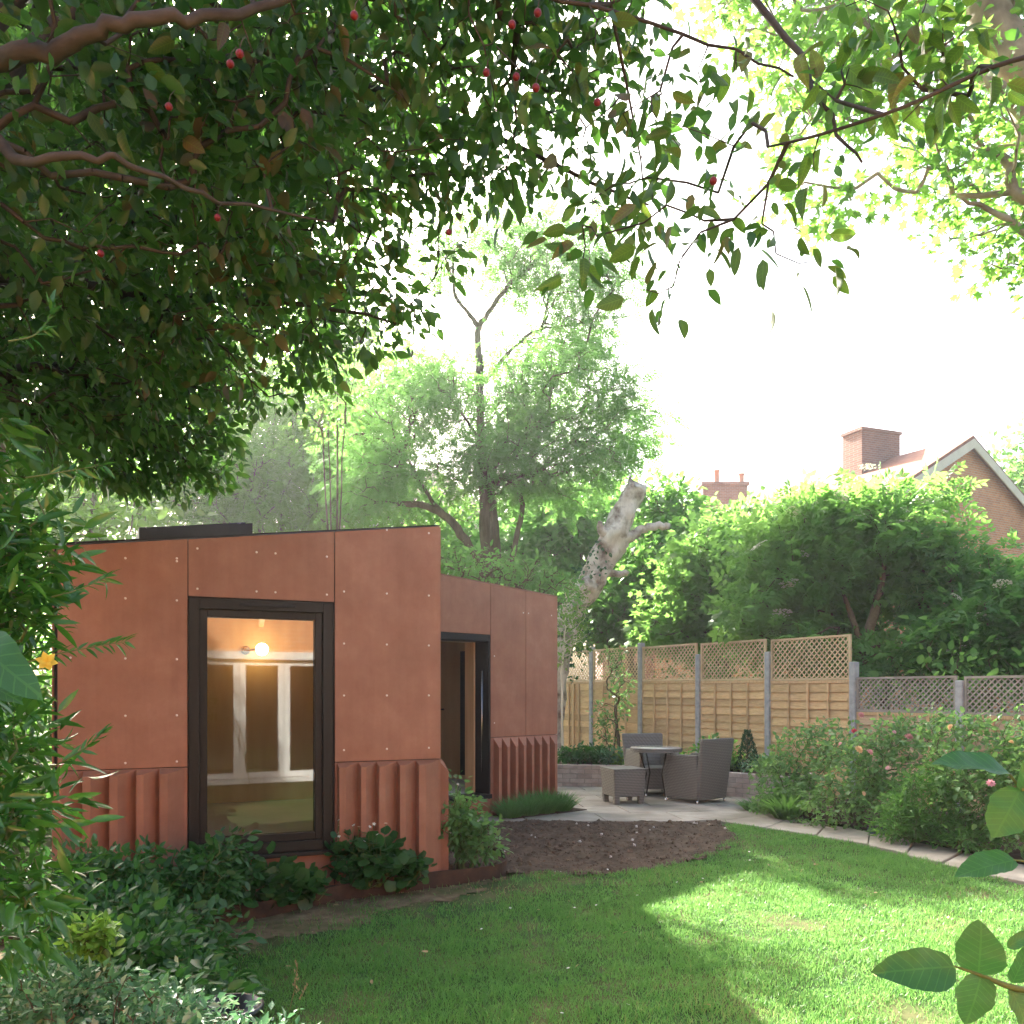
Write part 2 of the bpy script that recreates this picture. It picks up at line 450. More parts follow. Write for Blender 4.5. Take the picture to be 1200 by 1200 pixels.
M = dict(
    panel=m_panel(),
    black=m_plain('black_aluminium', (0.012, 0.011, 0.010), 0.5, 0.0, 0.25),
    frame=m_plain('bronze_black_frame', (0.022, 0.017, 0.012), 0.55, 0.0, 0.2),
    felt=m_noise('roof_felt', (0.03, 0.03, 0.03), (0.06, 0.06, 0.06), 20),
    ply=m_noise('plywood', (0.46, 0.29, 0.125), (0.62, 0.42, 0.20), 3.0, 0.55, 0.05, stretch=(1, 1, 0.15)),
    timber=m_noise('timber_lining', (0.50, 0.31, 0.15), (0.66, 0.45, 0.24), 5.0, 0.5, 0.05, stretch=(3, 3, 0.2)),
    floorpale=m_noise('pale_floor', (0.5, 0.48, 0.45), (0.6, 0.58, 0.54), 3, 0.4, 0.02),
    membrane=m_plain('membrane', (0.02, 0.015, 0.013), 0.9),
    glass=m_glass('glazing'),
    screw=m_plain('screw_steel', (0.72, 0.62, 0.55), 0.35, 0.7),
    fence=m_noise('fence_board', (0.46, 0.295, 0.135), (0.66, 0.46, 0.24), 4, 0.8, 0.25, 0.004, stretch=(2.0, 2.0, 22), vary=0.22),
    fence_old=m_noise('fence_board_weathered', (0.32, 0.22, 0.135), (0.48, 0.35, 0.22), 4, 0.85, 0.25, 0.004, stretch=(2.0, 2.0, 22), vary=0.25),
    batten=m_noise('fence_batten', (0.42, 0.27, 0.13), (0.60, 0.42, 0.23), 5, 0.8, 0.2, 0.004, stretch=(14, 14, 1), vary=0.12),
    trellis=m_noise('trellis_slat', (0.46, 0.34, 0.19), (0.62, 0.48, 0.29), 5, 0.8, 0.1, 0.003, vary=0.12),
    trellis_grey=m_noise('trellis_slat_grey', (0.24, 0.215, 0.175), (0.36, 0.32, 0.27), 5, 0.85, 0.1, 0.003, vary=0.12),
    post=m_noise('concrete_post', (0.27, 0.28, 0.28), (0.40, 0.41, 0.41), 12, 0.85, 0.35, 0.006, vary=0.05),
    paving=m_noise('paving_slab', (0.25, 0.22, 0.18), (0.38, 0.34, 0.285), 3.5, 0.85, 0.2, 0.006, detail=8, vary=0.10, c2=(0.19, 0.165, 0.125), scale2=1.3),
    bed_brick=m_noise('pale_grey_brick', (0.30, 0.245, 0.215), (0.45, 0.385, 0.34), 7, 0.9, 0.35, 0.01, vary=0.15),
    mortar=m_noise('mortar', (0.22, 0.20, 0.18), (0.30, 0.27, 0.24), 20),
    soil=m_noise('bare_soil', (0.042, 0.030, 0.021), (0.120, 0.088, 0.062), 9, 0.95, 0.8, 0.03, detail=8, spec=0.1),
    worn=m_noise('worn_earth', (0.085, 0.058, 0.034), (0.22, 0.165, 0.095), 11, 0.95, 0.6, 0.02, detail=7, spec=0.1, c2=(0.075, 0.085, 0.03), scale2=4),
    stone=m_noise('pale_stone', (0.40, 0.37, 0.33), (0.58, 0.55, 0.50), 30, 0.8, 0.2),
    clod=m_noise('soil_clod', (0.055, 0.040, 0.028), (0.17, 0.125, 0.088), 6, 0.95, 0.5, 0.01, spec=0.1),
    straw=m_leaf('dry_grass', (0.30, 0.22, 0.11), (0.46, 0.36, 0.20), (0.5, 0.4, 0.2), 0.2, 0.8, 0.1),
    lawnbase=m_noise('lawn_earth', (0.035, 0.050, 0.018), (0.040, 0.105, 0.024), 3.5, 0.95, 0.4, 0.02, spec=0.1, c2=(0.12, 0.105, 0.048), scale2=1.9),
    ground=m_noise('garden_earth', (0.05, 0.045, 0.02), (0.06, 0.09, 0.025), 1.5, 0.95, 0.3, 0.02, spec=0.1),
    grass=m_leaf('grass_blade', (0.042, 0.150, 0.018), (0.125, 0.280, 0.040), (0.46, 0.56, 0.15), 0.5, 0.42, 0.42, accent=(0.26, 0.26, 0.10), accent_at=0.96),
    edging=m_noise('rusted_edging', (0.030, 0.018, 0.011), (0.085, 0.046, 0.026), 6, 0.85, 0.3, 0.006),
    wicker=m_wicker(),
    steel=m_plain('bright_steel', (0.6, 0.6, 0.6), 0.25, 1.0),
    tabletop=m_plain('glass_table_top', (0.34, 0.33, 0.30), 0.15),
    bark=m_noise('bark', (0.075, 0.055, 0.035), (0.19, 0.15, 0.10), 7, 0.9, 0.7, 0.03, stretch=(1, 1, 0.25)),
    bark_plum=m_noise('plum_bark', (0.026, 0.021, 0.017), (0.070, 0.056, 0.042), 16, 0.8, 0.5, 0.01, stretch=(0.4, 1, 1)),
    bark_pale=m_noise('pale_bark', (0.25, 0.20, 0.14), (0.46, 0.38, 0.29), 5, 0.85, 0.6, 0.03, c2=(0.13, 0.10, 0.07), scale2=3),
    deadwood=m_noise('dead_wood', (0.46, 0.38, 0.29), (0.74, 0.66, 0.55), 5, 0.9, 0.9, 0.04, stretch=(1.5, 1.5, 0.3), c2=(0.14, 0.09, 0.06), scale2=4.5),
    plum=m_leaf('plum_leaf', (0.022, 0.052, 0.016), (0.064, 0.120, 0.026), (0.20, 0.34, 0.04), 0.46, 0.38, 0.5, accent=(0.10, 0.050, 0.028), accent_at=0.88),
    plum_piece=m_leaf('plum_leaf_piece', (0.032, 0.055, 0.012), (0.085, 0.125, 0.024), (0.26, 0.34, 0.035), 0.46, 0.38, 0.5, accent=(0.13, 0.058, 0.030), accent_at=0.80, obj_random=True, veins=True),
    fruit=m_plain('plum_skin', (0.13, 0.006, 0.010), 0.4, 0.0, 0.3),
    robinia=m_leaf('robinia_leaf', (0.085, 0.165, 0.035), (0.165, 0.26, 0.055), (0.40, 0.58, 0.12), 0.58, 0.55, 0.3),
    maple=m_leaf('maple_leaf', (0.080, 0.155, 0.022), (0.160, 0.255, 0.040), (0.40, 0.56, 0.08), 0.56, 0.5, 0.3),
    elder=m_leaf('elder_leaf', (0.078, 0.155, 0.032), (0.165, 0.265, 0.058), (0.42, 0.54, 0.10), 0.62, 0.45, 0.4),
    elder_dark=m_leaf('dark_shrub_leaf', (0.060, 0.130, 0.030), (0.125, 0.215, 0.050), (0.30, 0.46, 0.07), 0.54, 0.45, 0.4),
    ivy=m_leaf('ivy_leaf', (0.020, 0.055, 0.014), (0.050, 0.105, 0.024), (0.10, 0.2, 0.03), 0.35, 0.35, 0.5),
    laurel=m_leaf('glossy_shrub_leaf', (0.035, 0.105, 0.018), (0.090, 0.190, 0.028), (0.18, 0.36, 0.04), 0.36, 0.24, 0.6),
    nettle=m_leaf('border_leaf', (0.025, 0.080, 0.018), (0.065, 0.140, 0.030), (0.12, 0.26, 0.04), 0.36, 0.4, 0.45),
    geranium=m_leaf('geranium_leaf', (0.022, 0.075, 0.018), (0.055, 0.125, 0.028), (0.10, 0.23, 0.03), 0.36, 0.45, 0.4),
    pale_leaf=m_leaf('variegated_leaf', (0.055, 0.13, 0.045), (0.16, 0.26, 0.12), (0.22, 0.36, 0.14), 0.35, 0.4, 0.4, accent=(0.36, 0.44, 0.30), accent_at=0.78),
    rose_leaf=m_leaf('rose_leaf', (0.075, 0.140, 0.036), (0.190, 0.275, 0.080), (0.40, 0.50, 0.12), 0.52, 0.35, 0.5),
    lavender=m_leaf('lavender_leaf', (0.11, 0.19, 0.05), (0.22, 0.32, 0.10), (0.3, 0.42, 0.12), 0.4, 0.6, 0.2),
    lime_leaf=m_leaf('lime_leaf', (0.14, 0.22, 0.03), (0.26, 0.34, 0.05), (0.4, 0.5, 0.08), 0.45, 0.45, 0.3),
    conifer=m_leaf('conifer_leaf', (0.020, 0.050, 0.022), (0.045, 0.085, 0.035), (0.06, 0.12, 0.03), 0.25, 0.5, 0.3),
    near_leaf=m_leaf('broad_leaf', (0.040, 0.115, 0.036), (0.065, 0.155, 0.046), (0.14, 0.30, 0.06), 0.40, 0.38, 0.4, obj_random=True, veins=True),
    stem=m_noise('green_stem', (0.07, 0.11, 0.03), (0.13, 0.17, 0.05), 30, 0.6, 0.1),
    twig=m_noise('brown_twig', (0.08, 0.055, 0.03), (0.15, 0.11, 0.06), 30, 0.8, 0.2),
    pink=m_leaf('pink_petal', (0.62, 0.25, 0.30), (0.75, 0.42, 0.45), (0.8, 0.4, 0.42), 0.35, 0.5, 0.2, obj_random=True),
    redpink=m_leaf('red_petal', (0.62, 0.06, 0.10), (0.70, 0.10, 0.14), (0.8, 0.1, 0.12), 0.35, 0.5, 0.2, obj_random=True),
    peach=m_leaf('peach_petal', (0.75, 0.48, 0.26), (0.8, 0.58, 0.35), (0.8, 0.5, 0.3), 0.35, 0.5, 0.2, obj_random=True),
    white=m_leaf('white_petal', (0.70, 0.70, 0.62), (0.8, 0.8, 0.74), (0.8, 0.8, 0.7), 0.35, 0.5, 0.2, obj_random=True),
    cream=m_leaf('cream_flower', (0.62, 0.60, 0.44), (0.75, 0.73, 0.58), (0.8, 0.78, 0.6), 0.35, 0.6, 0.2, obj_random=True),
    yellow=m_leaf('yellow_petal', (0.72, 0.52, 0.05), (0.8, 0.62, 0.1), (0.85, 0.65, 0.1), 0.35, 0.5, 0.2, obj_random=True),
    brick=m_brick('red_brick', (0.68, 0.27, 0.10), (0.54, 0.195, 0.075), (0.56, 0.44, 0.31)),
    brick_dark=m_brick('brown_brick', (0.26, 0.12, 0.075), (0.20, 0.085, 0.055), (0.25, 0.21, 0.17)),
    tiles=m_noise('clay_roof_tile', (0.20, 0.085, 0.050), (0.34, 0.16, 0.10), 5, 0.85, 0.5, 0.03, stretch=(1, 1, 7)),
    tiles_grey=m_noise('slate_brown_tile', (0.14, 0.095, 0.075), (0.24, 0.17, 0.14), 5, 0.85, 0.5, 0.03, stretch=(1, 1, 7)),
    pot=m_noise('chimney_pot', (0.36, 0.17, 0.10), (0.46, 0.24, 0.15), 6),
    barge=m_noise('cream_paint', (0.62, 0.53, 0.38), (0.70, 0.61, 0.46), 3, 0.6, 0.05),
    render=m_noise('cream_render', (0.60, 0.54, 0.42), (0.68, 0.62, 0.50), 2, 0.8, 0.1),
    whitepaint=m_plain('white_paint', (0.62, 0.62, 0.61), 0.4),
    darkroom=m_plain('dim_room', (0.03, 0.03, 0.035), 0.9),
    aerial=m_plain('aerial_metal', (0.30, 0.30, 0.30), 0.4, 0.8),
    plastic=m_plain('black_plastic', (0.012, 0.012, 0.012), 0.35),
    bluebox=m_plain('slate_blue_plastic', (0.06, 0.085, 0.14), 0.4),
    globe=m_emit('lit_globe', (1.0, 0.68, 0.34), 5.5),
)


# ------------------------------------------------------------------ foliage tools
def t_oval(w=0.5, fold=0.10, droop=0.10, n=3, point=1.0):
    """leaf along +x, length 1: midrib plus two sides, n inner stations"""
    xs = np.linspace(0, 1, n + 2)
    V = [(x, 0, -droop * x * x) for x in xs]
    xx = xs[1:-1]
    prof = (xx ** 0.55) * ((1 - xx) ** 0.85) / 0.5165 * w / 2
    L = [(x, p, fold * p * 2 - droop * x * x) for x, p in zip(xs[1:-1], prof)]
    Rr = [(x, -p, fold * p * 2 - droop * x * x) for x, p in zip(xs[1:-1], prof)]
    V = V + L + Rr
    l0, r0 = n + 2, n + 2 + n
    T = [(0, 1, l0), (0, r0, 1)]
    for i in range(n - 1):
        T += [(1 + i, 2 + i, l0 + i + 1), (1 + i, l0 + i + 1, l0 + i), (1 + i, r0 + i, r0 + i + 1), (1 + i, r0 + i + 1, 2 + i)]
    T += [(n, n + 1, l0 + n - 1), (n, r0 + n - 1, n + 1)]
    return np.array(V, float), np.array(T)


def t_diamond(w=0.5, fold=0.12):
    return np.array([(0, 0, 0), (0.45, w / 2, fold), (1, 0, -0.05), (0.45, -w / 2, fold)], float), np.array([(0, 2, 1), (0, 3, 2)])


def t_compound(pairs=4, w=0.4, ll=0.30):
    Vs, Ts = [], []
    dv, dt = t_diamond(w, 0.08)
    n = 0
    for i in range(pairs):
        x = 0.25 + 0.6 * i / max(pairs - 1, 1)
        for s in (-1, 1):
            a = s * R(68)
            c, sn = math.cos(a), math.sin(a)
            v = dv * ll
            v = np.stack([x + v[:, 0] * c - v[:, 1] * sn, v[:, 0] * sn + v[:, 1] * c, v[:, 2] - 0.12 * x * x - 0.15 * v[:, 0]], 1)
            Vs.append(v); Ts.append(dt + n); n += 4
    v = dv * ll * 1.1 + np.array((0.85, 0, -0.1))
    Vs.append(v); Ts.append(dt + n)
    return np.vstack(Vs), np.vstack(Ts)


def t_maple(lobes=5):
    V = [(0.38, 0, 0.0)]
    ang, rad = [], []
    for k in range(lobes):
        a = (k - (lobes - 1) / 2) * R(56)
        r = (0.62, 0.56, 0.42)[abs(k - lobes // 2)]
        ang += [a - R(28), a]
        rad += [0.24, r]
    ang.append(ang[-1] + R(28)); rad.append(0.24)
    ang.append(math.pi); rad.append(0.36)
    for a, r in zip(ang, rad):
        V.append((0.38 + r * math.cos(a), r * math.sin(a), -0.10 * r * r * 2))
    n = len(V) - 1
    T = [(0, 1 + i, 1 + (i + 1) % n) for i in range(n)]
    return np.array(V, float), np.array(T)


def t_round(n=9, cup=0.12):
    V = [(0.5, 0, 0)]
    for k in range(n):
        a = 2 * math.pi * k / n + math.pi
        r = 0.5 * (1 + 0.12 * (k % 2)) * (0.75 if k == 0 else 1)
        V.append((0.5 + r * math.cos(a), r * math.sin(a), cup * (1 if k % 2 else 0.5)))
    return np.array(V, float), np.array([(0, 1 + i, 1 + (i + 1) % n) for i in range(n)])


def t_blade():
    V = [(0, 0.02, 0), (0, -0.02, 0), (0.5, 0.017, 0.05), (0.5, -0.017, 0.05), (1, 0, -0.06)]
    return np.array(V, float), np.array([(0, 1, 3), (0, 3, 2), (2, 3, 4)])


T_OVAL, T_OVAL_BROAD, T_LANCE = t_oval(0.62), t_oval(0.82, 0.14, 0.15), t_oval(0.30, 0.16, 0.22)
T_DIA, T_DIA_N = t_diamond(0.5), t_diamond(0.28)
T_ROB, T_ELDER, T_MAPLE, T_ROUND, T_BLADE = t_compound(5, 0.46, 0.25), t_compound(3, 0.56, 0.46), t_maple(), t_round(), t_blade()


def place_leaves(pos, dirs, ups, size, tpl):
    V, T = tpl
    x = nrm(dirs)
    z = nrm(ups - (ups * x).sum(1, keepdims=True) * x)
    y = np.cross(z, x)
    size = np.asarray(size)[:, None, None]
    W = pos[:, None, :] + size * (V[None, :, 0:1] * x[:, None] + V[None, :, 1:2] * y[:, None] + V[None, :, 2:3] * z[:, None])
    N, k = len(pos), len(V)
    Fc = (T[None] + (np.arange(N) * k)[:, None, None]).reshape(-1, 3)
    return W.reshape(-1, 3), Fc


def leaves_obj(name, pos, dirs, ups, size, tpl, mat_, parent=None, stuff=False, clump=1.2):
    V, Fc = place_leaves(pos, dirs, ups, size, tpl)
    k = len(tpl[0])
    rnd = np.clip(0.5 + 0.22 * wavy(pos, clump, 3) + RNG.normal(0, 0.22, len(pos)), 0, 1)
    o = mesh_obj(name, V, [Fc], mat_, parent, True, {'rnd': np.repeat(rnd, k)})
    if stuff: o['kind'] = 'stuff'
    return o


def blob_points(blobs, n, gap=0.0, gapf=1.0, seed=0, shell=0.5):
    """points in a union of ellipsoids (cx,cy,cz,rx,ry,rz[,weight])"""
    B = np.array([tuple(b) + (1.0,) * (7 - len(b)) for b in blobs], float)
    w = B[:, 3] * B[:, 4] * B[:, 5] * B[:, 6]
    w = w ** 0.8; w /= w.sum()
    out = []
    tries = 0
    while sum(map(len, out)) < n and tries < 30:
        idx = RNG.choice(len(B), n * 2, p=w)
        d = nrm(RNG.normal(size=(n * 2, 3)))
        r = RNG.random(n * 2) ** (1 / 3.0)
        r = np.where(RNG.random(n * 2) < shell, 1 - 0.25 * RNG.random(n * 2), r)
        p = B[idx, :3] + d * r[:, None] * B[idx, 3:6]
        if gap > 0:
            keep = wavy(p, gapf, seed) > (gap * 2 - 1)
            p = p[keep]
        out.append(p); tries += 1
    return np.vstack(out)[:n]


def grow(nodes, parents, pts, stretch=0.35, mid=1):
    """join every point to the nearest branch: returns positions, parent indices, tip indices"""
    pos = [np.asarray(p, float) for p in nodes]; par = list(parents)
    plen = [0.0]
    for i in range(1, len(pos)):
        plen.append(plen[par[i]] + np.linalg.norm(pos[i] - pos[par[i]]))
    d0 = np.min(np.linalg.norm(pts[:, None] - np.array(pos)[None], axis=2), axis=1)
    order = np.argsort(d0)
    cap = len(pos) + len(pts) * (mid + 1)
    A = np.zeros((cap, 3)); L = np.zeros(cap); n = len(pos)
    A[:n] = pos; L[:n] = plen
    tips = []
    for i in order:
        p = pts[i]
        d = np.linalg.norm(A[:n] - p, axis=1)
        j = int(np.argmin(d + stretch * L[:n]))
        a = j
        if mid and d[j] > 0.02:
            m = (A[j] + p) / 2 + RNG.normal(size=3) * d[j] * 0.10 + np.array((0, 0, 0.06 * d[j]))
            A[n] = m; L[n] = L[j] + d[j] / 2; par.append(j); a = n; n += 1
        A[n] = p; L[n] = L[j] + d[j]; par.append(a); tips.append(n); n += 1
    return A[:n], np.array(par), np.array(tips)


def radii_of(par, n_fix, r_tip, r_fix=None, power=2.2):
    n = len(par)
    acc = np.full(n, r_tip ** power)
    kids = np.zeros(n)
    for i in range(n - 1, 0, -1):
        acc[par[i]] += acc[i]
    r = acc ** (1 / power)
    return r


def edges_mesh(A, par, r, first=1, sides=5):
    idx = np.arange(first, len(A))
    p0, p1 = A[par[idx]], A[idx]
    r0, r1 = np.minimum(r[par[idx]], r[idx] * 1.35), r[idx]
    t = nrm(p1 - p0)
    ref = np.where(np.abs(t[:, 2:3]) < 0.9, np.array([[0, 0, 1.0]]), np.array([[1.0, 0, 0]]))
    u = nrm(np.cross(t, ref)); v = np.cross(t, u)
    a = np.arange(sides) / sides * 2 * math.pi
    ring = np.cos(a)[None, :, None] * u[:, None] + np.sin(a)[None, :, None] * v[:, None]
    V = np.concatenate([p0[:, None] + ring * r0[:, None, None], p1[:, None] + ring * r1[:, None, None]], 1)
    k = np.arange(sides)
    q = np.stack([k, (k + 1) % sides, sides + (k + 1) % sides, sides + k], 1)
    Fc = (q[None] + (np.arange(len(idx)) * 2 * sides)[:, None, None]).reshape(-1, 4)
    return V.reshape(-1, 3), Fc


def spray(A, par, tips, per, spread, size, sizevar=0.3, droop=0.3, flat=0.8, along=0.5):
    """leaf positions, directions and normals round every twig tip"""
    tdir = nrm(A[tips] - A[par[tips]])
    elen = np.linalg.norm(A[tips] - A[par[tips]], axis=1)
    i = np.repeat(np.arange(len(tips)), per)
    n = len(i)
    off = RNG.normal(size=(n, 3)) * spread * np.array((1, 1, 0.75))
    back = RNG.random(n) * along
    pos = A[tips][i] - tdir[i] * (elen[i] * back)[:, None] + off
    d = nrm(tdir[i] * 0.5 + nrm(off) * 0.8 + RNG.normal(size=(n, 3)) * 0.35 - np.array((0, 0, droop)))
    up = np.array((0, 0, 1.0)) * flat + RNG.normal(size=(n, 3)) * 0.45
    return pos, d, up, size * (1 + sizevar * RNG.normal(size=n).clip(-1.5, 1.8))


def polyline_nodes(lines):
    """lines: list of (attach_index or -1, [points]); returns nodes, parents, per-line node ids"""
    nodes, par, ids = [], [], []
    for at, pts in lines:
        ii = []
        for k, p in enumerate(pts):
            nodes.append(np.asarray(p, float))
            par.append((ids[at[0]][at[1]] if at != -1 else 0) if k == 0 else len(nodes) - 2)
            ii.append(len(nodes) - 1)
        ids.append(ii)
    return nodes, par, ids


def subdiv(pts, k=4, jit=0.0):
    pts = np.asarray(pts, float)
    out = []
    n = len(pts)
    for i in range(n - 1):
        p0, p1, p2, p3 = pts[max(i - 1, 0)], pts[i], pts[i + 1], pts[min(i + 2, n - 1)]
        for j in range(k):
            t = j / k
            q = 0.5 * ((2 * p1) + (-p0 + p2) * t + (2 * p0 - 5 * p1 + 4 * p2 - p3) * t * t + (-p0 + 3 * p1 - 3 * p2 + p3) * t ** 3)
            out.append(q + (RNG.normal(size=3) * jit if (i or j) else 0))
    out.append(pts[-1])
    return np.array(out)


def tree(name, label, base, limbs, blobs, n_tips, per, spread, size, tpl, leaf_mat, bark, r_tip=0.004, gap=0.0, gapf=1.0, seed=0,
         droop=0.3, cat='tree', group=None, stretch=0.35, flat=0.8, sides=6, stems_name='limbs'):
    """limbs: list of (points, radii) with the trunk first"""
    root = thing(name, label, cat, base, 0, group)
    lines = []
    for k, (pts, rad) in enumerate(limbs):
        sp = subdiv(pts, 5, 0.01)
        rr = np.interp(np.linspace(0, 1, len(sp)), np.linspace(0, 1, len(rad)), rad)
        rr = rr * (1 + 0.06 * RNG.normal(size=len(rr)))
        MB().tube(sp, rr, 10).build('trunk' if k == 0 else 'limb', bark, root, True)
        lines.append(sp[len(sp) // 3:] if k == 0 else sp)
    nodes, par = [], []
    for sp in lines:
        for k, p in enumerate(sp):
            nodes.append(p); par.append(0 if k == 0 else len(nodes) - 2)
    pts = blob_points(blobs, n_tips, gap, gapf, seed)
    A, pr, tips = grow(nodes, par, pts, stretch)
    r = radii_of(pr, len(nodes), r_tip)
    V, Fc = edges_mesh(A, pr, r, len(nodes), sides=4)
    mesh_obj('branches', V, [Fc], bark, root, True)['kind'] = 'stuff'
    pos, d, up, sz = spray(A, pr, tips, per, spread, size, droop=droop, flat=flat)
    leaves_obj('crown', pos, d, up, sz, tpl, leaf_mat, root, True)
    return root


def shrub(name, label, base, blobs, n_tips, per, spread, size, tpl, leaf_mat, stem_mat, cat='shrub', r_tip=0.0025, gap=0.0, gapf=3.0,
          seed=0, droop=0.15, group=None, n_stems=5, flat=0.7, stretch=0.2, base_r=0.12):
    root = thing(name, label, cat, base, 0, group)
    nodes, par = [np.array(base, float)], [0]
    B = np.array([b[:3] for b in blobs])
    for k in range(n_stems):
        c = B[k % len(B)]
        a = RNG.random() * 6.28
        b0 = np.array(base) + np.array((math.cos(a), math.sin(a), 0)) * base_r * RNG.random()
        m = b0 * 0.5 + c * 0.5 + RNG.normal(size=3) * 0.04
        nodes += [b0, m]; par += [0, len(nodes) - 2]
    pts = blob_points(blobs, n_tips, gap, gapf, seed)
    A, pr, tips = grow(nodes, par, pts, stretch)
    r = radii_of(pr, len(nodes), r_tip)
    V, Fc = edges_mesh(A, pr, r, 1, sides=4)
    mesh_obj('stems', V, [Fc], stem_mat, root, True)['kind'] = 'stuff'
    pos, d, up, sz = spray(A, pr, tips, per, spread, size, droop=droop, flat=flat)
    keep = pos[:, 2] > base[2] + 0.01
    leaves_obj('foliage', pos[keep], d[keep], up[keep], sz[keep], tpl, leaf_mat, root, True, 4.0)
    return root, A, tips


def flower_mesh(name, mat_, petals=9, rings=2, cup=0.5, w=0.6):
    tv, tt = t_oval(w, 0.1, 0.25, 2)
    pos, dirs, ups, size = [], [], [], []
    for rg in range(rings):
        n = max(4, petals - 2 * rg)
        for k in range(n):
            a = 2 * math.pi * (k + 0.5 * rg) / n
            tilt = cup + 0.45 * rg
            pos.append((0, 0, 0.05 * rg)); dirs.append((math.cos(a) * math.cos(tilt), math.sin(a) * math.cos(tilt), math.sin(tilt)))
            ups.append((-math.cos(a) * math.sin(tilt), -math.sin(a) * math.sin(tilt), math.cos(tilt))); size.append(0.5 * (1 - 0.15 * rg))
    V, Fc = place_leaves(np.array(pos, float), np.array(dirs), np.array(ups), np.array(size), (tv, tt))
    return raw_mesh(name, V, [Fc], mat_, True)


def umbel_mesh(name, mat_):
    n = 90
    a = RNG.random(n) * 6.283; r = 0.5 * np.sqrt(RNG.random(n))
    pos = np.stack([r * np.cos(a), r * np.sin(a), 0.12 - 0.3 * r * r + RNG.normal(0, 0.02, n)], 1)
    d = nrm(np.stack([np.cos(a * 3), np.sin(a * 3), 0.1 * np.ones(n)], 1))
    V, Fc = place_leaves(pos, d, np.tile((0, 0, 1.0), (n, 1)) + RNG.normal(0, 0.3, (n, 3)), np.full(n, 0.13), t_diamond(0.8, 0.1))
    st = MB()
    for k in range(7):
        b = 6.283 * k / 7
        st.tube([(0, 0, -0.35), (0.28 * math.cos(b), 0.28 * math.sin(b), 0.06)], 0.012, 3)
    V2 = np.vstack(st.V)
    return raw_mesh(name, V, [Fc], mat_, True)


def put(name, me, parent, world, scale, rot=(0, 0, 0)):
    o = link(name, me, parent, tuple(np.asarray(world) - origin_of(parent)))
    o.scale = (scale,) * 3 if isinstance(scale, (int, float)) else scale
    o.rotation_euler = rot
    return o


def inside(pts, poly):
    x, y = pts[:, 0], pts[:, 1]
    res = np.zeros(len(pts), bool)
    n = len(poly)
    for i in range(n):
        x0, y0 = poly[i][0], poly[i][1]; x1, y1 = poly[(i + 1) % n][0], poly[(i + 1) % n][1]
        c = ((y0 > y) != (y1 > y)) & (x < (x1 - x0) * (y - y0) / (y1 - y0 + 1e-12) + x0)
        res ^= c
    return res


def clip_poly(poly, edge_a, edge_b):
    out = []
    ax, ay = edge_a; bx, by = edge_b
    side = lambda p: (bx - ax) * (p[1] - ay) - (by - ay) * (p[0] - ax)
    for i in range(len(poly)):
        p, q = poly[i], poly[(i + 1) % len(poly)]
        sp, sq = side(p), side(q)
        if sp >= 0: out.append(p)
        if sp * sq < 0:
            t = sp / (sp - sq)
            out.append((p[0] + t * (q[0] - p[0]), p[1] + t * (q[1] - p[1])))
    return out


# ------------------------------------------------------------------ ground
def grid_obj(name, xs, ys, zf, mat_, poly=None, kind='structure'):
    X, Y = np.meshgrid(xs, ys)
    Z = zf(X, Y)
    V = np.stack([X.ravel(), Y.ravel(), Z.ravel()], 1)
    nx, ny = len(xs), len(ys)
    i = np.arange(nx - 1)[None] + nx * np.arange(ny - 1)[:, None]
    q = np.stack([i, i + 1, i + 1 + nx, i + nx], -1).reshape(-1, 4)
    if poly is not None:
        c = V[q].mean(1)
        q = q[inside(c, poly)]
    o = mesh_obj(name, V, [q], mat_, None, True)
    if kind: o['kind'] = kind
    return o


xs = np.concatenate([[-300, -120, -60], np.arange(-30, 31, 1.0), [60, 120, 300]])
ys = np.concatenate([[-60, -30], np.arange(-12, 40, 0.8), [60, 120, 400]])
grid_obj('ground', xs, ys, lambda x, y: gz(x, y) - 0.02, M['ground'])

PATH_L = [(2.10, 10.05), (2.75, 9.25), (3.47, 8.32), (3.80, 7.55), (4.16, 6.90), (5.10, 5.10), (5.75, 3.6)]
PATH_R = [(2.95, 10.55), (3.25, 9.95), (3.80, 9.06), (4.28, 8.10), (4.72, 7.25), (5.65, 5.45), (6.35, 3.9)]
EDGE = [(-3.6, 4.95), (-2.6, 5.45), (-1.81, 5.78), (-1.27, 6.34), (-0.67, 6.75), (-0.22, 7.03), (-0.06, 7.28), (-0.08, 7.65), (-0.22, 7.95), (-0.55, 8.2), (-0.72, 8.25)]
SOIL = [(-0.75, 8.2), (-0.22, 7.95), (-0.06, 7.28), (0.25, 7.25), (0.58, 7.15), (0.95, 7.22), (1.40, 7.50), (1.90, 7.98), (2.28, 8.6), (2.34, 9.68), (-0.9, 9.72)]
_se = subdiv([(x, y, 0) for x, y in SOIL[2:10]], 8)
_se[1:-1, :2] += 0.035 * np.stack([wavy(_se[1:-1], 19, 3), wavy(_se[1:-1], 23, 7)], 1) + RNG.normal(0, 0.012, (len(_se) - 2, 2))
SOIL = SOIL[:2] + [tuple(p[:2]) for p in _se] + SOIL[10:]
LAWN = [(-4.0, 4.9), (-2.6, 5.43), (-1.81, 5.76), (-1.27, 6.32), (-0.67, 6.73), (-0.2, 7.0), (0.25, 7.30), (0.58, 7.22), (0.94, 7.29), (1.38, 7.57), (1.86, 8.05), (2.24, 8.67), (2.34, 9.5), (2.45, 9.64)] \
    + [(x - 0.01, y) for x, y in PATH_L[1:]] + [(5.9, 1.0), (-4.0, 1.0)]


def lawn_z(x, y):
    return gz(x, y) + 0.012 * wavy(np.stack([x, y], -1), 2.3, 1) + 0.008


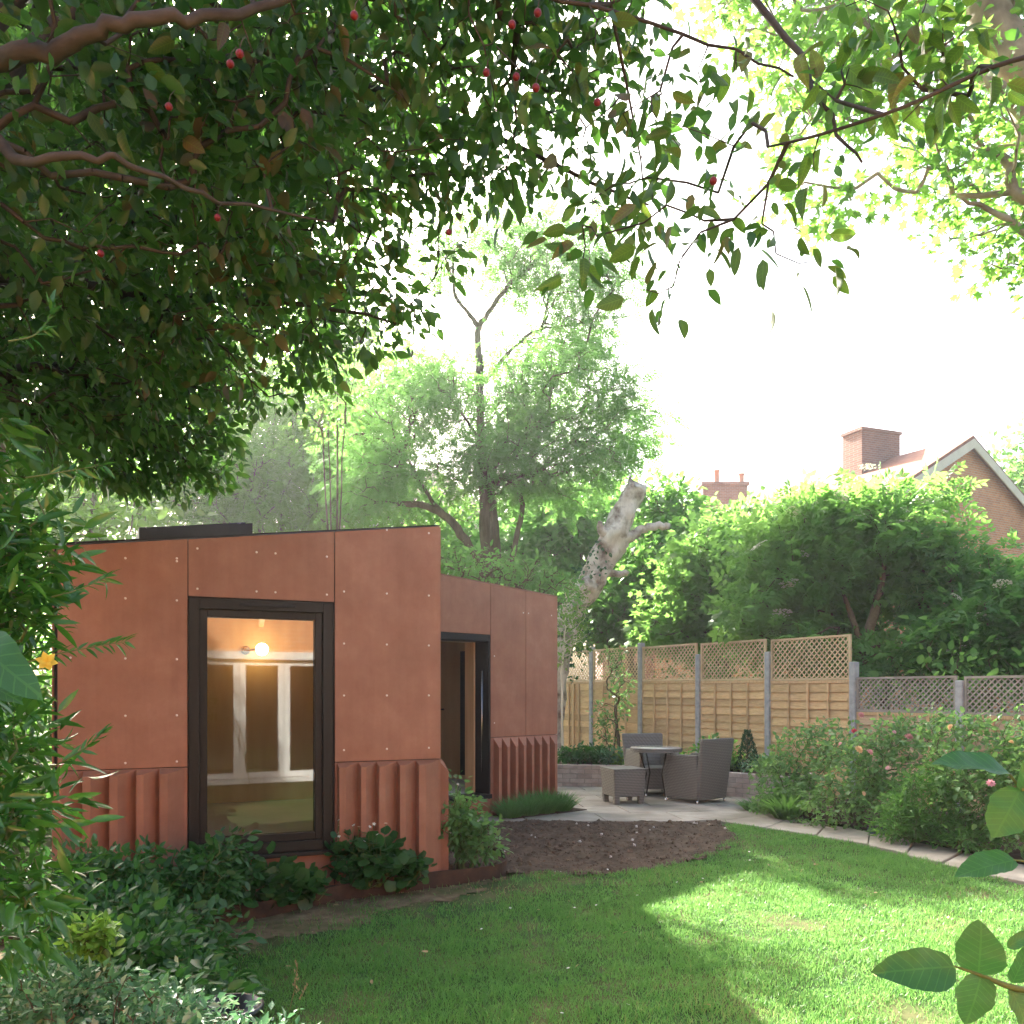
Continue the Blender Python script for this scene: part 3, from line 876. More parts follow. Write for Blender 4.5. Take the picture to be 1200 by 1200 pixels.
grid_obj('lawn', np.arange(-4, 6.4, 0.1), np.arange(1, 10, 0.1), lawn_z, M['lawnbase'], LAWN)
WORN_X, WORN_Y = np.arange(-3.6, 0.9, 0.05), np.arange(4.2, 7.4, 0.05)
_wx, _wy = np.meshgrid(WORN_X, WORN_Y)


def soil_z(x, y):
    p = np.stack([x, y], -1)
    return gz(x, y) + 0.022 + 0.016 * wavy(p, 9, 5) + 0.010 * wavy(p, 23, 8) + 0.006 * wavy(p, 47, 2)


grid_obj('soil_bed', np.arange(-1.2, 2.6, 0.03), np.arange(7.0, 9.8, 0.03), soil_z, M['soil'], SOIL)
BED = EDGE[:-1] + [(-0.60, 8.4), (-0.74, 8.3), (-0.60, 6.95), (-3.12, 5.86)]
grid_obj('planting_bed', np.arange(-3.7, 0.1, 0.04), np.arange(4.9, 8.5, 0.04), lambda x, y: 0.085 + 0.012 * wavy(np.stack([x, y], -1), 14, 4) + 0.007 * wavy(np.stack([x, y], -1), 37, 6), M['soil'], BED)
grid_obj('rose_bed', np.arange(2.9, 8, 0.06), np.arange(3, 12.6, 0.06), lambda x, y: gz(x, y) + 0.035 + 0.012 * wavy(np.stack([x, y], -1), 12, 4), M['soil'],
         [(3.35, 10.6), (3.3, 9.98)] + PATH_R[2:] + [(7.8, 5.0), (5.0, 10.9), (4.3, 12.2)])

def edge_dist(p, poly):
    d = np.full(len(p), 9.0)
    for i in range(len(poly) - 1):
        a, b = np.array(poly[i]), np.array(poly[i + 1])
        t = np.clip(((p - a) @ (b - a)) / ((b - a) @ (b - a)), 0, 1)
        d = np.minimum(d, np.linalg.norm(p - (a + t[:, None] * (b - a)), axis=1))
    return d


# worn strip of bare earth between the edging and the lawn
X_, Y_g = np.meshgrid(WORN_X, WORN_Y)
Vw = np.stack([X_.ravel(), Y_g.ravel(), (lawn_z(X_, Y_g) + 0.006 + 0.004 * wavy(np.stack([X_, Y_g], -1), 31, 5)).ravel()], 1)
nx_, ny_ = len(WORN_X), len(WORN_Y)
iw = np.arange(nx_ - 1)[None] + nx_ * np.arange(ny_ - 1)[:, None]
qw = np.stack([iw, iw + 1, iw + 1 + nx_, iw + nx_], -1).reshape(-1, 4)
cw = Vw[qw].mean(1)
width_w = np.interp(cw[:, 0], [-3, -1.6, -0.8, -0.1, 0.3], [0.75, 0.70, 0.45, 0.22, 0.05])
qw = qw[inside(cw, LAWN) & (edge_dist(cw[:, :2], EDGE[:7]) + 0.16 * wavy(cw[:, :2], 5, 7) + 0.08 * wavy(cw[:, :2], 13, 3) < width_w)]
mesh_obj('worn_earth', Vw, [qw], M['worn'], None, True)['kind'] = 'structure'

# clods and stones on the bare soil
n = 5200
pp = np.stack([RNG.uniform(-0.9, 2.4, n), RNG.uniform(7.0, 9.75, n)], 1)
pp = pp[inside(pp, SOIL)]
bp_ = np.stack([RNG.uniform(-3.6, 0, n), RNG.uniform(4.9, 8.4, n)], 1)
bp_ = bp_[inside(bp_, BED)][:1500]
q3 = np.vstack([np.column_stack([pp, soil_z(pp[:, 0], pp[:, 1])]), np.column_stack([bp_, np.full(len(bp_), 0.09)])])
TC = (np.array([(1, 0, 0), (-.9, .2, .1), (0.1, 1, 0), (-.1, -1, .1), (0, .1, .8), (0, 0, -.6)], float),
      np.array([(0, 2, 4), (2, 1, 4), (1, 3, 4), (3, 0, 4), (2, 0, 5), (1, 2, 5), (3, 1, 5), (0, 3, 5)]))
V, Fc = place_leaves(q3, RNG.normal(size=(len(q3), 3)), RNG.normal(size=(len(q3), 3)), RNG.gamma(2.0, 0.0052, len(q3)).clip(0.004, 0.035), TC)
o = mesh_obj('soil_clods', V, [Fc], M['clod']); tag(o, 'loose brown clods strewn over the bare soil patches', 'soil', kind='stuff')
sel = RNG.choice(len(pp), 26, replace=False)
V, Fc = place_leaves(q3[sel] + [0, 0, .008], RNG.normal(size=(26, 3)), RNG.normal(size=(26, 3)), RNG.uniform(.010, .024, 26), TC)
tag(mesh_obj('pebbles', V, [Fc], M['stone']), 'few pale pebbles scattered on the bare soil', 'pebbles', kind='stuff')

# ------------------------------------------------------------------ grass
def blades(name, n, box, poly, dens, h0, h1, mat_, label, width=1.0, zoff=0.0, lean=0.45):
    p = np.stack([RNG.uniform(box[0], box[1], n), RNG.uniform(box[2], box[3], n)], 1)
    p = p[inside(p, poly)]
    p = p[RNG.random(len(p)) < dens(p)]
    m = len(p)
    hn = 0.42 + 0.28 * wavy(p, 3.1, 9) + 0.30 * wavy(p, 11, 2) + 0.2 * wavy(p, 27, 6)
    h = (h0 + (h1 - h0) * hn.clip(0, 1)) * RNG.uniform(0.6, 1.25, m)
    pos = np.column_stack([p, lawn_z(p[:, 0], p[:, 1]) + zoff])
    d = nrm(np.column_stack([RNG.normal(0, lean, (m, 2)), np.ones(m)]))
    wscale = width * (0.8 + 0.10 * p[:, 1])
    tv, tt = T_BLADE
    x = d; ups = RNG.normal(size=(m, 3))
    z = nrm(ups - (ups * x).sum(1, keepdims=True) * x); y = np.cross(z, x)
    W = pos[:, None] + h[:, None, None] * (tv[None, :, 0:1] * x[:, None] + tv[None, :, 2:3] * z[:, None] * 3) + (0.085 * wscale)[:, None, None] * tv[None, :, 1:2] * y[:, None]
    Fc = (tt[None] + (np.arange(m) * 5)[:, None, None]).reshape(-1, 3)
    rnd = np.clip(0.45 + 0.3 * wavy(p, 2.2, 4) + RNG.normal(0, 0.2, m), 0, 1)
    o = mesh_obj(name, W.reshape(-1, 3), [Fc], mat_, None, False, {'rnd': np.repeat(rnd, 5)})
    return tag(o, label, 'grass', kind='stuff')


def edge_dist(p, poly):
    d = np.full(len(p), 9.0)
    for i in range(len(poly) - 1):
        a, b = np.array(poly[i]), np.array(poly[i + 1])
        t = np.clip(((p - a) @ (b - a)) / ((b - a) @ (b - a)), 0, 1)
        d = np.minimum(d, np.linalg.norm(p - (a + t[:, None] * (b - a)), axis=1))
    return d


def grass_density(p):
    e = edge_dist(p, EDGE[:7])
    bare = sstep(0.25, 1.25, e + 0.30 * wavy(p, 3.3, 7) + 0.15 * wavy(p, 9, 3))
    patch = sstep(-0.95, -0.15, wavy(p, 1.6, 12) + 0.45 * wavy(p, 6.5, 3) + 0.2)
    far = np.clip(1.35 - 0.085 * p[:, 1], 0.45, 1)
    return (0.03 + 0.97 * bare) * (0.18 + 0.82 * patch) * far


blades('lawn_grass', 330000, (-2.6, 5.6, 3.2, 9.8), LAWN, grass_density, 0.018, 0.080, M['grass'], 'short green lawn grass with thin worn patches')
def straw_density(p):
    return 0.012 + 0.6 * (1 - sstep(0.1, 1.1, edge_dist(p, EDGE[:7]) + 0.3 * wavy(p, 4.1, 17))) * (0.35 + 0.65 * sstep(-0.3, 0.6, wavy(p, 7, 5)))
blades('dry_grass', 60000, (-2.6, 5.6, 3.2, 9.8), LAWN, straw_density, 0.012, 0.035, M['straw'], 'dry straw coloured thatch showing along the brown edging', 1.0, 0.0, 1.6)

# ------------------------------------------------------------------ paving
paved = thing('terrace', 'pale stone paved terrace under the wicker chairs', 'terrace')
paved['kind'] = 'structure'
del paved['label'], paved['category']
TERR = [(-0.62, 9.75), (2.32, 9.72), (2.75, 9.95), (3.3, 10.1), (3.75, 11.3), (3.3, 12.1), (2.2, 13.2), (0.4, 13.5), (-0.2, 11.0)]
MB().prism(TERR, -0.05, 0.072).build('mortar_bed', M['mortar'], paved)
ang = R(8)
ca, sa = math.cos(ang), math.sin(ang)
for i in range(-3, 9):
    for j in range(-1, 9):
        u0 = i * 0.9 + (0.45 if j % 2 else 0); v0 = j * 0.6
        q = [(u0 + 0.006, v0 + 0.006), (u0 + 0.894, v0 + 0.006), (u0 + 0.894, v0 + 0.594), (u0 + 0.006, v0 + 0.594)]
        q = [(-0.7 + u * ca - v * sa, 9.5 + u * sa + v * ca) for u, v in q]
        for k in range(len(TERR)):
            if len(q) < 3: break
            q = clip_poly(q, TERR[k], TERR[(k + 1) % len(TERR)])
        if len(q) >= 3:
            ar = 0.5 * abs(sum(q[k][0] * q[(k + 1) % len(q)][1] - q[(k + 1) % len(q)][0] * q[k][1] for k in range(len(q))))
            if ar < 0.01: continue
            dz = random.uniform(-0.002, 0.002)
            soften(MB().prism(q, 0.06, 0.10 + dz).build('slab', M['paving'], paved), 0.004, 1)

path = thing('path', '', '', (0, 0, 0)); path['kind'] = 'structure'
for k in ('label', 'category'):
    if k in path: del path[k]
pl, prr = subdiv([(x, y, 0) for x, y in PATH_L], 2), subdiv([(x, y, 0) for x, y in PATH_R], 2)
for i in range(len(pl) - 1):
    a, b, c, d = pl[i], prr[i], prr[i + 1], pl[i + 1]
    def lerp(p, q, t): return p + (q - p) * t
    g = 0.004
    t0 = g / max(np.linalg.norm(d - a), 0.1)
    a2, d2, b2, c2 = lerp(a, d, t0), lerp(d, a, t0), lerp(b, c, t0), lerp(c, b, t0)
    z = float(gz(0, (a[1] + c[1]) / 2)) + 0.022 + random.uniform(-0.003, 0.003)
    soften(MB().prism([(p[0], p[1]) for p in (a2, d2, c2, b2)][::-1], z - 0.06, z).build('slab', M['paving'], path), 0.006, 1)

# ------------------------------------------------------------------ raised bed wall
BW = subdiv([(0.35, 13.45, 0), (1.75, 13.2, 0), (2.6, 12.55, 0), (3.15, 12.05, 0), (3.62, 11.55, 0), (3.86, 11.5, 0), (4.05, 11.75, 0), (4.2, 12.05, 0)], 4)
bedwall = thing('raised_bed_wall', 'low curving wall of pale grey bricks holding the raised bed behind the terrace', 'wall', (2.4, 12.7, 0.08))
seg = np.linalg.norm(np.diff(BW, axis=0), axis=1); cum = np.concatenate([[0], np.cumsum(seg)])
def bw_at(s):
    s = min(max(s, 0), cum[-1] - 1e-4)
    i = int(np.searchsorted(cum, s, 'right') - 1)
    t = (s - cum[i]) / seg[i]
    return BW[i] + (BW[i + 1] - BW[i]) * t
def bw_box(s0, s1, w, z0, z1, off=0.0):
    a, b = bw_at(s0), bw_at(s1)
    d = nrm(b - a); nn = np.array((d[1], -d[0], 0.0))      # towards the terrace
    c = []
    for z in (z0, z1):
        for p, o in ((a, w + off), (b, w + off), (b, -w), (a, -w)):
            c.append(p + nn * o + np.array((0, 0, z)))
    return c
core = MB()
for s in np.arange(0, cum[-1] - 0.1, 0.2): core.hexa(bw_box(s, min(s + 0.2, cum[-1]), 0.045, 0.06, 0.43))
core.build('mortar_core', M['mortar'], bedwall)
for c in range(5):
    z0 = 0.085 + c * 0.072
    s = -0.11 * (c % 2)
    while s < cum[-1] - 0.05:
        s0, s1 = max(s, 0) + 0.004, min(s + 0.218, cum[-1])
        if s1 - s0 > 0.03:
            soften(MB().hexa(bw_box(s0, s1, 0.05, z0, z0 + 0.064, random.uniform(-0.003, 0.004))).build('brick', M['bed_brick'], bedwall), 0.004, 1)
        s += 0.226
poly_top = [tuple(p[:2]) for p in BW]
BEDTOP = poly_top + [(4.35, 12.1), (3.9, 12.9), (0.9, 17.9), (-0.5, 17.0), (0.3, 13.6)]
grid_obj('raised_soil', np.arange(-0.6, 4.6, 0.08), np.arange(11.4, 18, 0.08), lambda x, y: 0.40 + 0.02 * wavy(np.stack([x, y], -1), 6, 3), M['soil'], BEDTOP)

# ------------------------------------------------------------------ rusted edging strip
ed = subdiv([(x, y, 0) for x, y in EDGE], 6)
mb = MB()
t = nrm(np.gradient(ed, axis=0)); nn = np.stack([t[:, 1], -t[:, 0], 0 * t[:, 0]], 1)
hh = 0.135 + 0.006 * np.sin(np.arange(len(ed)) * 0.35)
ring = np.stack([ed + nn * 0.009 + [0, 0, -0.05], ed + nn * 0.009 + np.column_stack([0 * hh, 0 * hh, hh]), ed - nn * 0.009 + np.column_stack([0 * hh, 0 * hh, hh]), ed - nn * 0.009 + [0, 0, -0.05]], 1)
q = [[i * 4 + k, i * 4 + (k + 1) % 4, (i + 1) * 4 + (k + 1) % 4, (i + 1) * 4 + k] for i in range(len(ed) - 1) for k in range(4)]
mb.add(ring.reshape(-1, 3), [q, [[3, 2, 1, 0]], [[len(ed) * 4 - 4, len(ed) * 4 - 3, len(ed) * 4 - 2, len(ed) * 4 - 1]]])
tag(mb.build('garden_edging', M['edging']), 'rust brown edging strip curving round the bed below the big window', 'edging')

# ------------------------------------------------------------------ garden studio
class Wall:
    def __init__(self, a, b):
        self.a, self.b = np.array(a, float), np.array(b, float)
        self.L = np.linalg.norm(self.b - self.a)
        self.d = (self.b - self.a) / self.L
        self.n = np.array((self.d[1], -self.d[0]))      # outward when walking with the outside on the right hand

    def pt(self, s, z, o=0.0):
        p = self.a + self.d * s + self.n * o
        return np.array((p[0], p[1], z))

    def box(self, s0, s1, z0, z1, o0, o1, z1b=None, z0b=None):
        """top and bottom may differ at s1 (sloping)"""
        z1b = z1 if z1b is None else z1b
        z0b = z0 if z0b is None else z0b
        return [self.pt(s0, z0, o1), self.pt(s1, z0b, o1), self.pt(s1, z0b, o0), self.pt(s0, z0, o0),
                self.pt(s0, z1, o1), self.pt(s1, z1b, o1), self.pt(s1, z1b, o0), self.pt(s0, z1, o0)]

    def s_of(self, px):
        k = (px - 600) / F
        return (k * self.a[1] - self.a[0]) / (self.d[0] - k * self.d[1])


F0, F1, W0, W1, B1, B2 = (-3.10, 5.82), (-0.61, 6.90), (-0.93, 9.55), (0.55, 11.0), (-2.2, 13.4), (-4.88, 9.4)
wf, wr, wd, wb, wk, wl = Wall(F0, F1), Wall(F1, W0), Wall(W0, W1), Wall(W1, B1), Wall(B1, B2), Wall(B2, F0)
ZF0, ZF1, ZW0, ZW1, ZB1, ZB2 = 2.56, 2.905, 2.905, 2.80, 2.62, 2.50
studio = thing('garden_studio', 'terracotta panelled garden studio with angled walls and black framed openings', 'building', (-2.2, 9.5, 0))


def front_top(s): return ZF0 + (ZF1 - ZF0) * s / wf.L
def door_top(s): return ZW0 + (ZW1 - ZW0) * s / wd.L


TP = 0.012            # panel thickness
def clad(w, s0, s1, z0, z1, z1b=None, gap=0.003):
    return soften(MB().hexa(w.box(s0 + gap, s1 - gap, z0 + gap, z1 - gap, 0.022, 0.022 + TP, None if z1b is None else z1b - gap)).build('cladding_panel', M['panel'], studio), 0.002, 1)


def core_box(w, s0, s1, z0, z1, z1b=None, o0=-0.16, o1=0.0):
    wallmb.hexa(w.box(s0, s1, z0, z1, o0, o1, z1b))


# openings
sw0, sw1, zw0, zw1 = wf.s_of(220), wf.s_of(389), 0.372, 2.243
sd0, sd1, zd0, zd1 = 0.06, wd.s_of(572), 0.36, 2.24
TOPDROP = 0.02
wallmb = MB()
core_box(wf, 0, sw0, 0.03, front_top(0) - TOPDROP, front_top(sw0) - TOPDROP)
core_box(wf, sw1, wf.L - 0.001, 0.03, front_top(sw1) - TOPDROP, front_top(wf.L) - TOPDROP)
core_box(wf, sw0, sw1, 0.03, zw0)
core_box(wf, sw0, sw1, zw1, front_top(sw0) - TOPDROP, front_top(sw1) - TOPDROP)
core_box(wr, 0.001, wr.L - 0.001, 0.03, ZF1 - TOPDROP, ZW0 - TOPDROP)
core_box(wd, 0, sd0, 0.03, ZW0 - TOPDROP)
core_box(wd, sd0, sd1, 0.03, zd0 - 0.04); core_box(wd, sd0, sd1, zd1, door_top(sd0) - TOPDROP, door_top(sd1) - TOPDROP)
core_box(wd, sd1, wd.L - 0.001, 0.03, door_top(sd1) - TOPDROP, ZW1 - TOPDROP)
# back wall with a narrow window seen through the doorway
bs0, bs1, bz0, bz1 = 1.04, 1.54, 0.42, 2.14
top_b = lambda s: ZW1 + (ZB1 - ZW1) * s / wb.L - TOPDROP
core_box(wb, 0, bs0, 0.03, top_b(0), top_b(bs0)); core_box(wb, bs1, wb.L, 0.03, top_b(bs1), top_b(wb.L))
core_box(wb, bs0, bs1, 0.03, bz0); core_box(wb, bs0, bs1, bz1, top_b(bs0), top_b(bs1))
core_box(wk, 0, wk.L, 0.03, ZB1 - TOPDROP, ZB2 - TOPDROP)
core_box(wl, 0, wl.L, 0.03, ZB2 - TOPDROP, ZF0 - TOPDROP)
wallmb.build('wall', M['ply'], studio)
mem = MB()
for w, s0, s1, z0, za, zb in ((wf, 0, sw0, 0.03, front_top(0), front_top(sw0)), (wf, sw1, wf.L, 0.03, front_top(sw1), ZF1), (wf, sw0, sw1, 0.03, zw0, zw0), (wf, sw0, sw1, zw1, front_top(sw0), front_top(sw1)),
                              (wr, 0, wr.L, 0.03, ZF1, ZW0), (wd, 0, sd0, .03, ZW0, ZW0), (wd, sd0, sd1, 0.03, zd0 - .05, zd0 - .05), (wd, sd0, sd1, zd1, door_top(sd0), door_top(sd1)), (wd, sd1, wd.L, .03, door_top(sd1), ZW1),
                              (wl, 0, wl.L, .03, ZB2, ZF0)):
    mem.hexa(w.box(s0, s1, z0, za - 0.015, 0.002, 0.019, zb - 0.015))
mem.build('membrane', M['membrane'], studio)

# cladding of the window wall
zj = 1.028
sj = wf.s_of(391)
clad(wf, 0, sw0, zj, front_top(0), front_top(sw0))
clad(wf, sw0, sj, zw1 + 0.01, front_top(sw0), front_top(sj))
clad(wf, sj, wf.L + 0.02, zj, front_top(sj), front_top(wf.L))
clad(wf, 0, sw0, 0.05, zj); clad(wf, sj, wf.L + 0.02, 0.05, zj); clad(wf, sw0, sj, 0.05, zw0 - 0.035)
# return wall and door wall
clad(wr, 0.0, wr.L, zj, ZF1, ZW0); clad(wr, 0.0, wr.L, 0.05, zj)
s613 = wd.s_of(614)
clad(wd, 0, sd1 + 0.01, zd1 + 0.01, door_top(0), door_top(sd1))
clad(wd, sd1 + 0.01, s613, zj, door_top(sd1), door_top(s613)); clad(wd, s613, wd.L + 0.02, zj, door_top(s613), door_top(wd.L))
clad(wd, sd1 + 0.01, wd.L + 0.02, 0.08, zj); clad(wd, 0, sd1 + 0.01, 0.08, zd0 - 0.06); clad(wd, 0, sd0, zd0 - 0.06, zd1 + 0.01)
clad(wl, 0, wl.L, 0.05, ZB2, ZF0)


def fin(w, s0, width, depth, zb, zt, slope=1.1):
    o = 0.022 + TP - 0.004
    A, D = w.pt(s0, 0, o), w.pt(s0 + width, 0, o)
    B, C = w.pt(s0, 0, o + depth), w.pt(s0 + width * 0.30, 0, o + depth)
    c = []
    for p, z in ((A, zb), (B, zb), (C, zb), (D, zb), (A, zt), (B, zt - depth * slope), (C, zt - depth * slope), (D, zt)):
        c.append((p[0], p[1], z))
    c = [c[0], c[3], c[2], c[1], c[4], c[7], c[6], c[5]]
    return soften(MB().hexa(c).build('fin', M['panel'], studio), 0.002, 1)


e1 = [wf.s_of(p) for p in (98, 129, 160, 187, 217)]
e1 = [e1[0] - 0.18] + e1
for a, b in zip(e1[:-1], e1[1:]): fin(wf, a, b - a - 0.002, 0.085, 0.08, zj - 0.006, 0.35)
e2 = [wf.s_of(p) for p in (394, 419, 440, 464, 486)] + [wf.L + 0.012]
for a, b in zip(e2[:-1], e2[1:]): fin(wf, a, b - a - 0.002, 0.085, 0.08, zj - 0.006, 0.35)
e3 = np.linspace(wd.s_of(576), wd.L + 0.01, 9)
for a, b in zip(e3[:-1], e3[1:]): fin(wd, a, b - a - 0.002, 0.10, 0.12, zj - 0.006)
for k in range(6): fin(wr, 0.06 + 0.17 * k, 0.168, 0.07, 0.10, zj - 0.03)

# roof, black edge trim, rooflight
rp = [(*F0, ZF0), (*F1, ZF1), (*W0, ZW0), (*W1, ZW1), (*B1, ZB1), (*B2, ZB2)]
rt = np.array([(x, y, z - 0.01) for x, y, z in rp]); rb = rt - [0, 0, 0.14]
tri = [[0, 1, 2], [0, 2, 5], [2, 4, 5], [2, 3, 4]]
roof_o = MB().add(np.vstack([rt, rb]), [tri, [[t[2] + 6, t[1] + 6, t[0] + 6] for t in tri]] + [[[i, i + 6, (i + 1) % 6 + 6, (i + 1) % 6]] for i in range(6)]).build('roof', M['felt'], studio)
cb_lo = rb - [0, 0, 0.024]
ceil_o = MB().add(np.vstack([rb - [0, 0, 0.004], cb_lo]), [tri, [[t[2] + 6, t[1] + 6, t[0] + 6] for t in tri]] + [[[i, i + 6, (i + 1) % 6 + 6, (i + 1) % 6]] for i in range(6)]).build('ceiling', M['ply'], studio)
MB().hexa(wf.box(-0.01, wf.L + 0.022, front_top(0) + 0.003, front_top(0) + 0.018, -0.1, 0.042, ZF1 + 0.010, ZF1 + 0.003)).build('roof_trim', M['black'], studio)
MB().hexa(wd.box(0.0, wd.L + 0.022, ZW0 + 0.003, ZW0 + 0.010, -0.1, 0.038, ZW1 + 0.008, ZW1 + 0.003)).build('roof_trim', M['panel'], studio)
def cut_out(obj, corners, z0, z1):
    cut = MB().hexa([(p[0], p[1], z0) for p in corners] + [(p[0], p[1], z1) for p in corners]).build('cutter', M['black'])
    md = obj.modifiers.new('cut', 'BOOLEAN'); md.object = cut; md.operation = 'DIFFERENCE'; md.solver = 'EXACT'
    cut.location = obj.matrix_world.translation * 0
    bpy.context.view_layer.update()
    me = bpy.data.meshes.new_from_object(obj.evaluated_get(bpy.context.evaluated_depsgraph_get()))
    obj.modifiers.clear(); obj.data = me
    bpy.data.objects.remove(cut)


def rooflight(a, dx, ln, dp, zl, zr_):
    dy = np.array((-dx[1], dx[0], 0))
    def ringp(m): return [a + dx * u + dy * v for u, v in ((m, m), (ln - m, m), (ln - m, dp - m), (m, dp - m))]
    inner, outer = ringp(0.09), ringp(0.0)
    mb = MB()
    zs = (zl, zr_, zr_, zl)
    for k in range(4):
        n_ = (k + 1) % 4
        q = [outer[k], outer[n_], inner[n_], inner[k]]; zz = [zs[k], zs[n_], zs[n_], zs[k]]
        mb.hexa([(p[0], p[1], 2.45) for p in q] + [(p[0], p[1], z) for p, z in zip(q, zz)])
    o = mb.build('rooflight', M['black'], studio)
    q = ringp(0.05)
    MB().hexa([(p[0], p[1], z + .003) for p, z in zip(q, zs)] + [(p[0], p[1], z + .012) for p, z in zip(q, zs)]).build('pane', M['glass'], o)
    for ob in (roof_o, ceil_o): cut_out(ob, ringp(0.085), 2.0, 3.4)


a = P(163, 700, 6.95); b = P(296, 700, 7.35)
dx = nrm(np.array((b[0] - a[0], b[1] - a[1], 0)))
rooflight(a * [1, 1, 0], dx, float(np.linalg.norm((b - a)[:2])), 0.8, CAMZ + (HOR - 618) / F * 6.95, CAMZ + (HOR - 613) / F * 7.35)
rooflight(np.array((-1.75, 10.55, 0)), nrm(np.array((0.75, 0.66, 0))), 1.3, 0.9, 2.86, 2.92)  # second rooflight, out of view, added to let daylight in behind the doorway

# screws on the panels
scr = MB(); scr.lathe([(0.0085, 0), (0.0085, 0.0025), (0.005, 0.004)], sides=8)
scr_me = raw_mesh('screw', np.vstack(scr.V), [np.vstack(f) for f in scr.F.values()], M['screw'], True)
def screws(w, ss, zz):
    az = math.atan2(w.n[1], w.n[0])
    for s in ss:
        for z in zz:
            if z > 2.9: continue
            o = put('screw', scr_me, studio, w.pt(s, z, 0.022 + TP), 1.0)
            o.rotation_euler = (0, R(90), az)
s_l = [wf.s_of(p) for p in (83, 147, 207)]
screws(wf, s_l, (2.50, 2.22, 1.80, 1.40, 1.07)); screws(wf, [s_l[0], s_l[2]], (2.52,))
screws(wf, [wf.s_of(p) for p in (231, 300, 322, 382)], (2.31, 2.60))
screws(wf, [wf.s_of(p) for p in (402, 452, 501)], (2.84, 2.34, 1.94, 1.54, 1.12))
screws(wf, [wf.s_of(p) for p in (402, 452, 501)], (0.985,)); screws(wf, s_l, (0.985,))
screws(wd, [wd.s_of(p) for p in (611, 617, 644)], (2.55,)); screws(wd, [wd.s_of(577)], (2.0, 1.2))

# big window
win = MB()
fw = 0.135
def frame_boxes(mb, w, s0, s1, z0, z1, f, o0, o1):
    mb.hexa(w.box(s0, s0 + f, z0, z1, o0, o1)); mb.hexa(w.box(s1 - f, s1, z0, z1, o0, o1))
    mb.hexa(w.box(s0 + f, s1 - f, z0, z0 + f, o0, o1)); mb.hexa(w.box(s0 + f, s1 - f, z1 - f, z1, o0, o1))
frame_boxes(win, wf, sw0 + 0.002, sw1 - 0.002, zw0, zw1, 0.075, -0.10, 0.050)
wino = soften(win.build('window', M['frame'], studio), 0.004, 1)
sash = MB(); frame_boxes(sash, wf, sw0 + 0.077, sw1 - 0.077, zw0 + 0.075, zw1 - 0.075, 0.055, -0.07, 0.022)
soften(sash.build('sash', M['frame'], wino), 0.004, 1)
MB().hexa(wf.box(sw0 + 0.125, sw1 - 0.125, zw0 + 0.12, zw1 - 0.12, -0.03, -0.006)).build('pane', M['glass'], wino)
soften(MB().hexa(wf.box(sw0 + 0.35, sw1 - 0.28, zw1 - 0.048, zw1 - 0.026, 0.05, 0.063)).build('trickle_vent', M['black'], wino), 0.004, 1)
soften(MB().hexa(wf.box(sw0 - 0.015, sw1 + 0.015, zw0 - 0.034, zw0 - 0.004, -0.02, 0.095)).build('sill', M['frame'], wino), 0.005, 1)

# doorway: deep black lining, open glazed leaf, bar for the reflected light line
dr = MB()
dr.hexa(wd.box(sd0, sd0 + 0.03, zd0, zd1, -0.20, 0.045)); dr.hexa(wd.box(sd1 - 0.03, sd1, zd0, zd1, -0.20, 0.045))
dr.hexa(wd.box(sd0 + 0.03, sd1 - 0.03, zd1 - 0.07, zd1, -0.20, 0.045)); dr.hexa(wd.box(sd0, sd1, zd0 - 0.05, zd0, -0.20, 0.075))
dro = soften(dr.build('doorway', M['black'], studio), 0.004, 1)
bar = MB(); bar.tube([wd.pt(sd1 - 0.045, 0.62, -0.06), wd.pt(sd1 - 0.045, 1.82, -0.06)], 0.008, 8); bar.build('reflection_bar', M['steel'], dro, True)  # bright bar stands in for a light line reflected on the black reveal
lin = MB()
lin.hexa(wd.box(sd1 - 0.05, sd1 + 0.02, zd0, zd1, -0.36, -0.203)); lin.hexa(wd.box(sd0 - 0.02, sd0 + 0.05, zd0, zd1, -0.30, -0.203)); lin.hexa(wd.box(sd0 + .05, sd1 - .05, zd1 - 0.07, zd1, -0.36, -0.203))
lin.build('lining', M['timber'], dro)
hinge = wd.pt(sd0 + 0.06, 0, -0.04)
leaf = Wall((hinge[0], hinge[1]), (hinge[0] - 0.035, hinge[1] + 0.74))
lf = MB(); frame_boxes(lf, leaf, 0, 0.74, zd0 + 0.01, zd1 - 0.08, 0.09, -0.025, 0.025)
lfo = soften(lf.build('door', M['black'], studio), 0.003, 1)
MB().hexa(leaf.box(0.085, 0.655, zd0 + 0.095, zd1 - 0.165, -0.006, 0.006)).build('pane', M['glass'], lfo)
hm = MB(); hm.tube([leaf.pt(0.70, 1.36, 0.026), leaf.pt(0.70, 1.36, 0.075), leaf.pt(0.58, 1.36, 0.075)], 0.010, 8); hm.hexa(leaf.box(0.68, 0.72, 1.24, 1.42, 0.025, 0.032)); hm.build('handle', M['black'], lfo, True)
bw_ = MB(); frame_boxes(bw_, wb, bs0, bs1, bz0, bz1, 0.10, -0.17, 0.03)
bwo = bw_.build('window', M['black'], studio)
MB().hexa(wb.box(bs0 + 0.095, bs1 - 0.095, bz0 + .095, bz1 - .095, -0.05, -0.03)).build('pane', M['glass'], bwo)

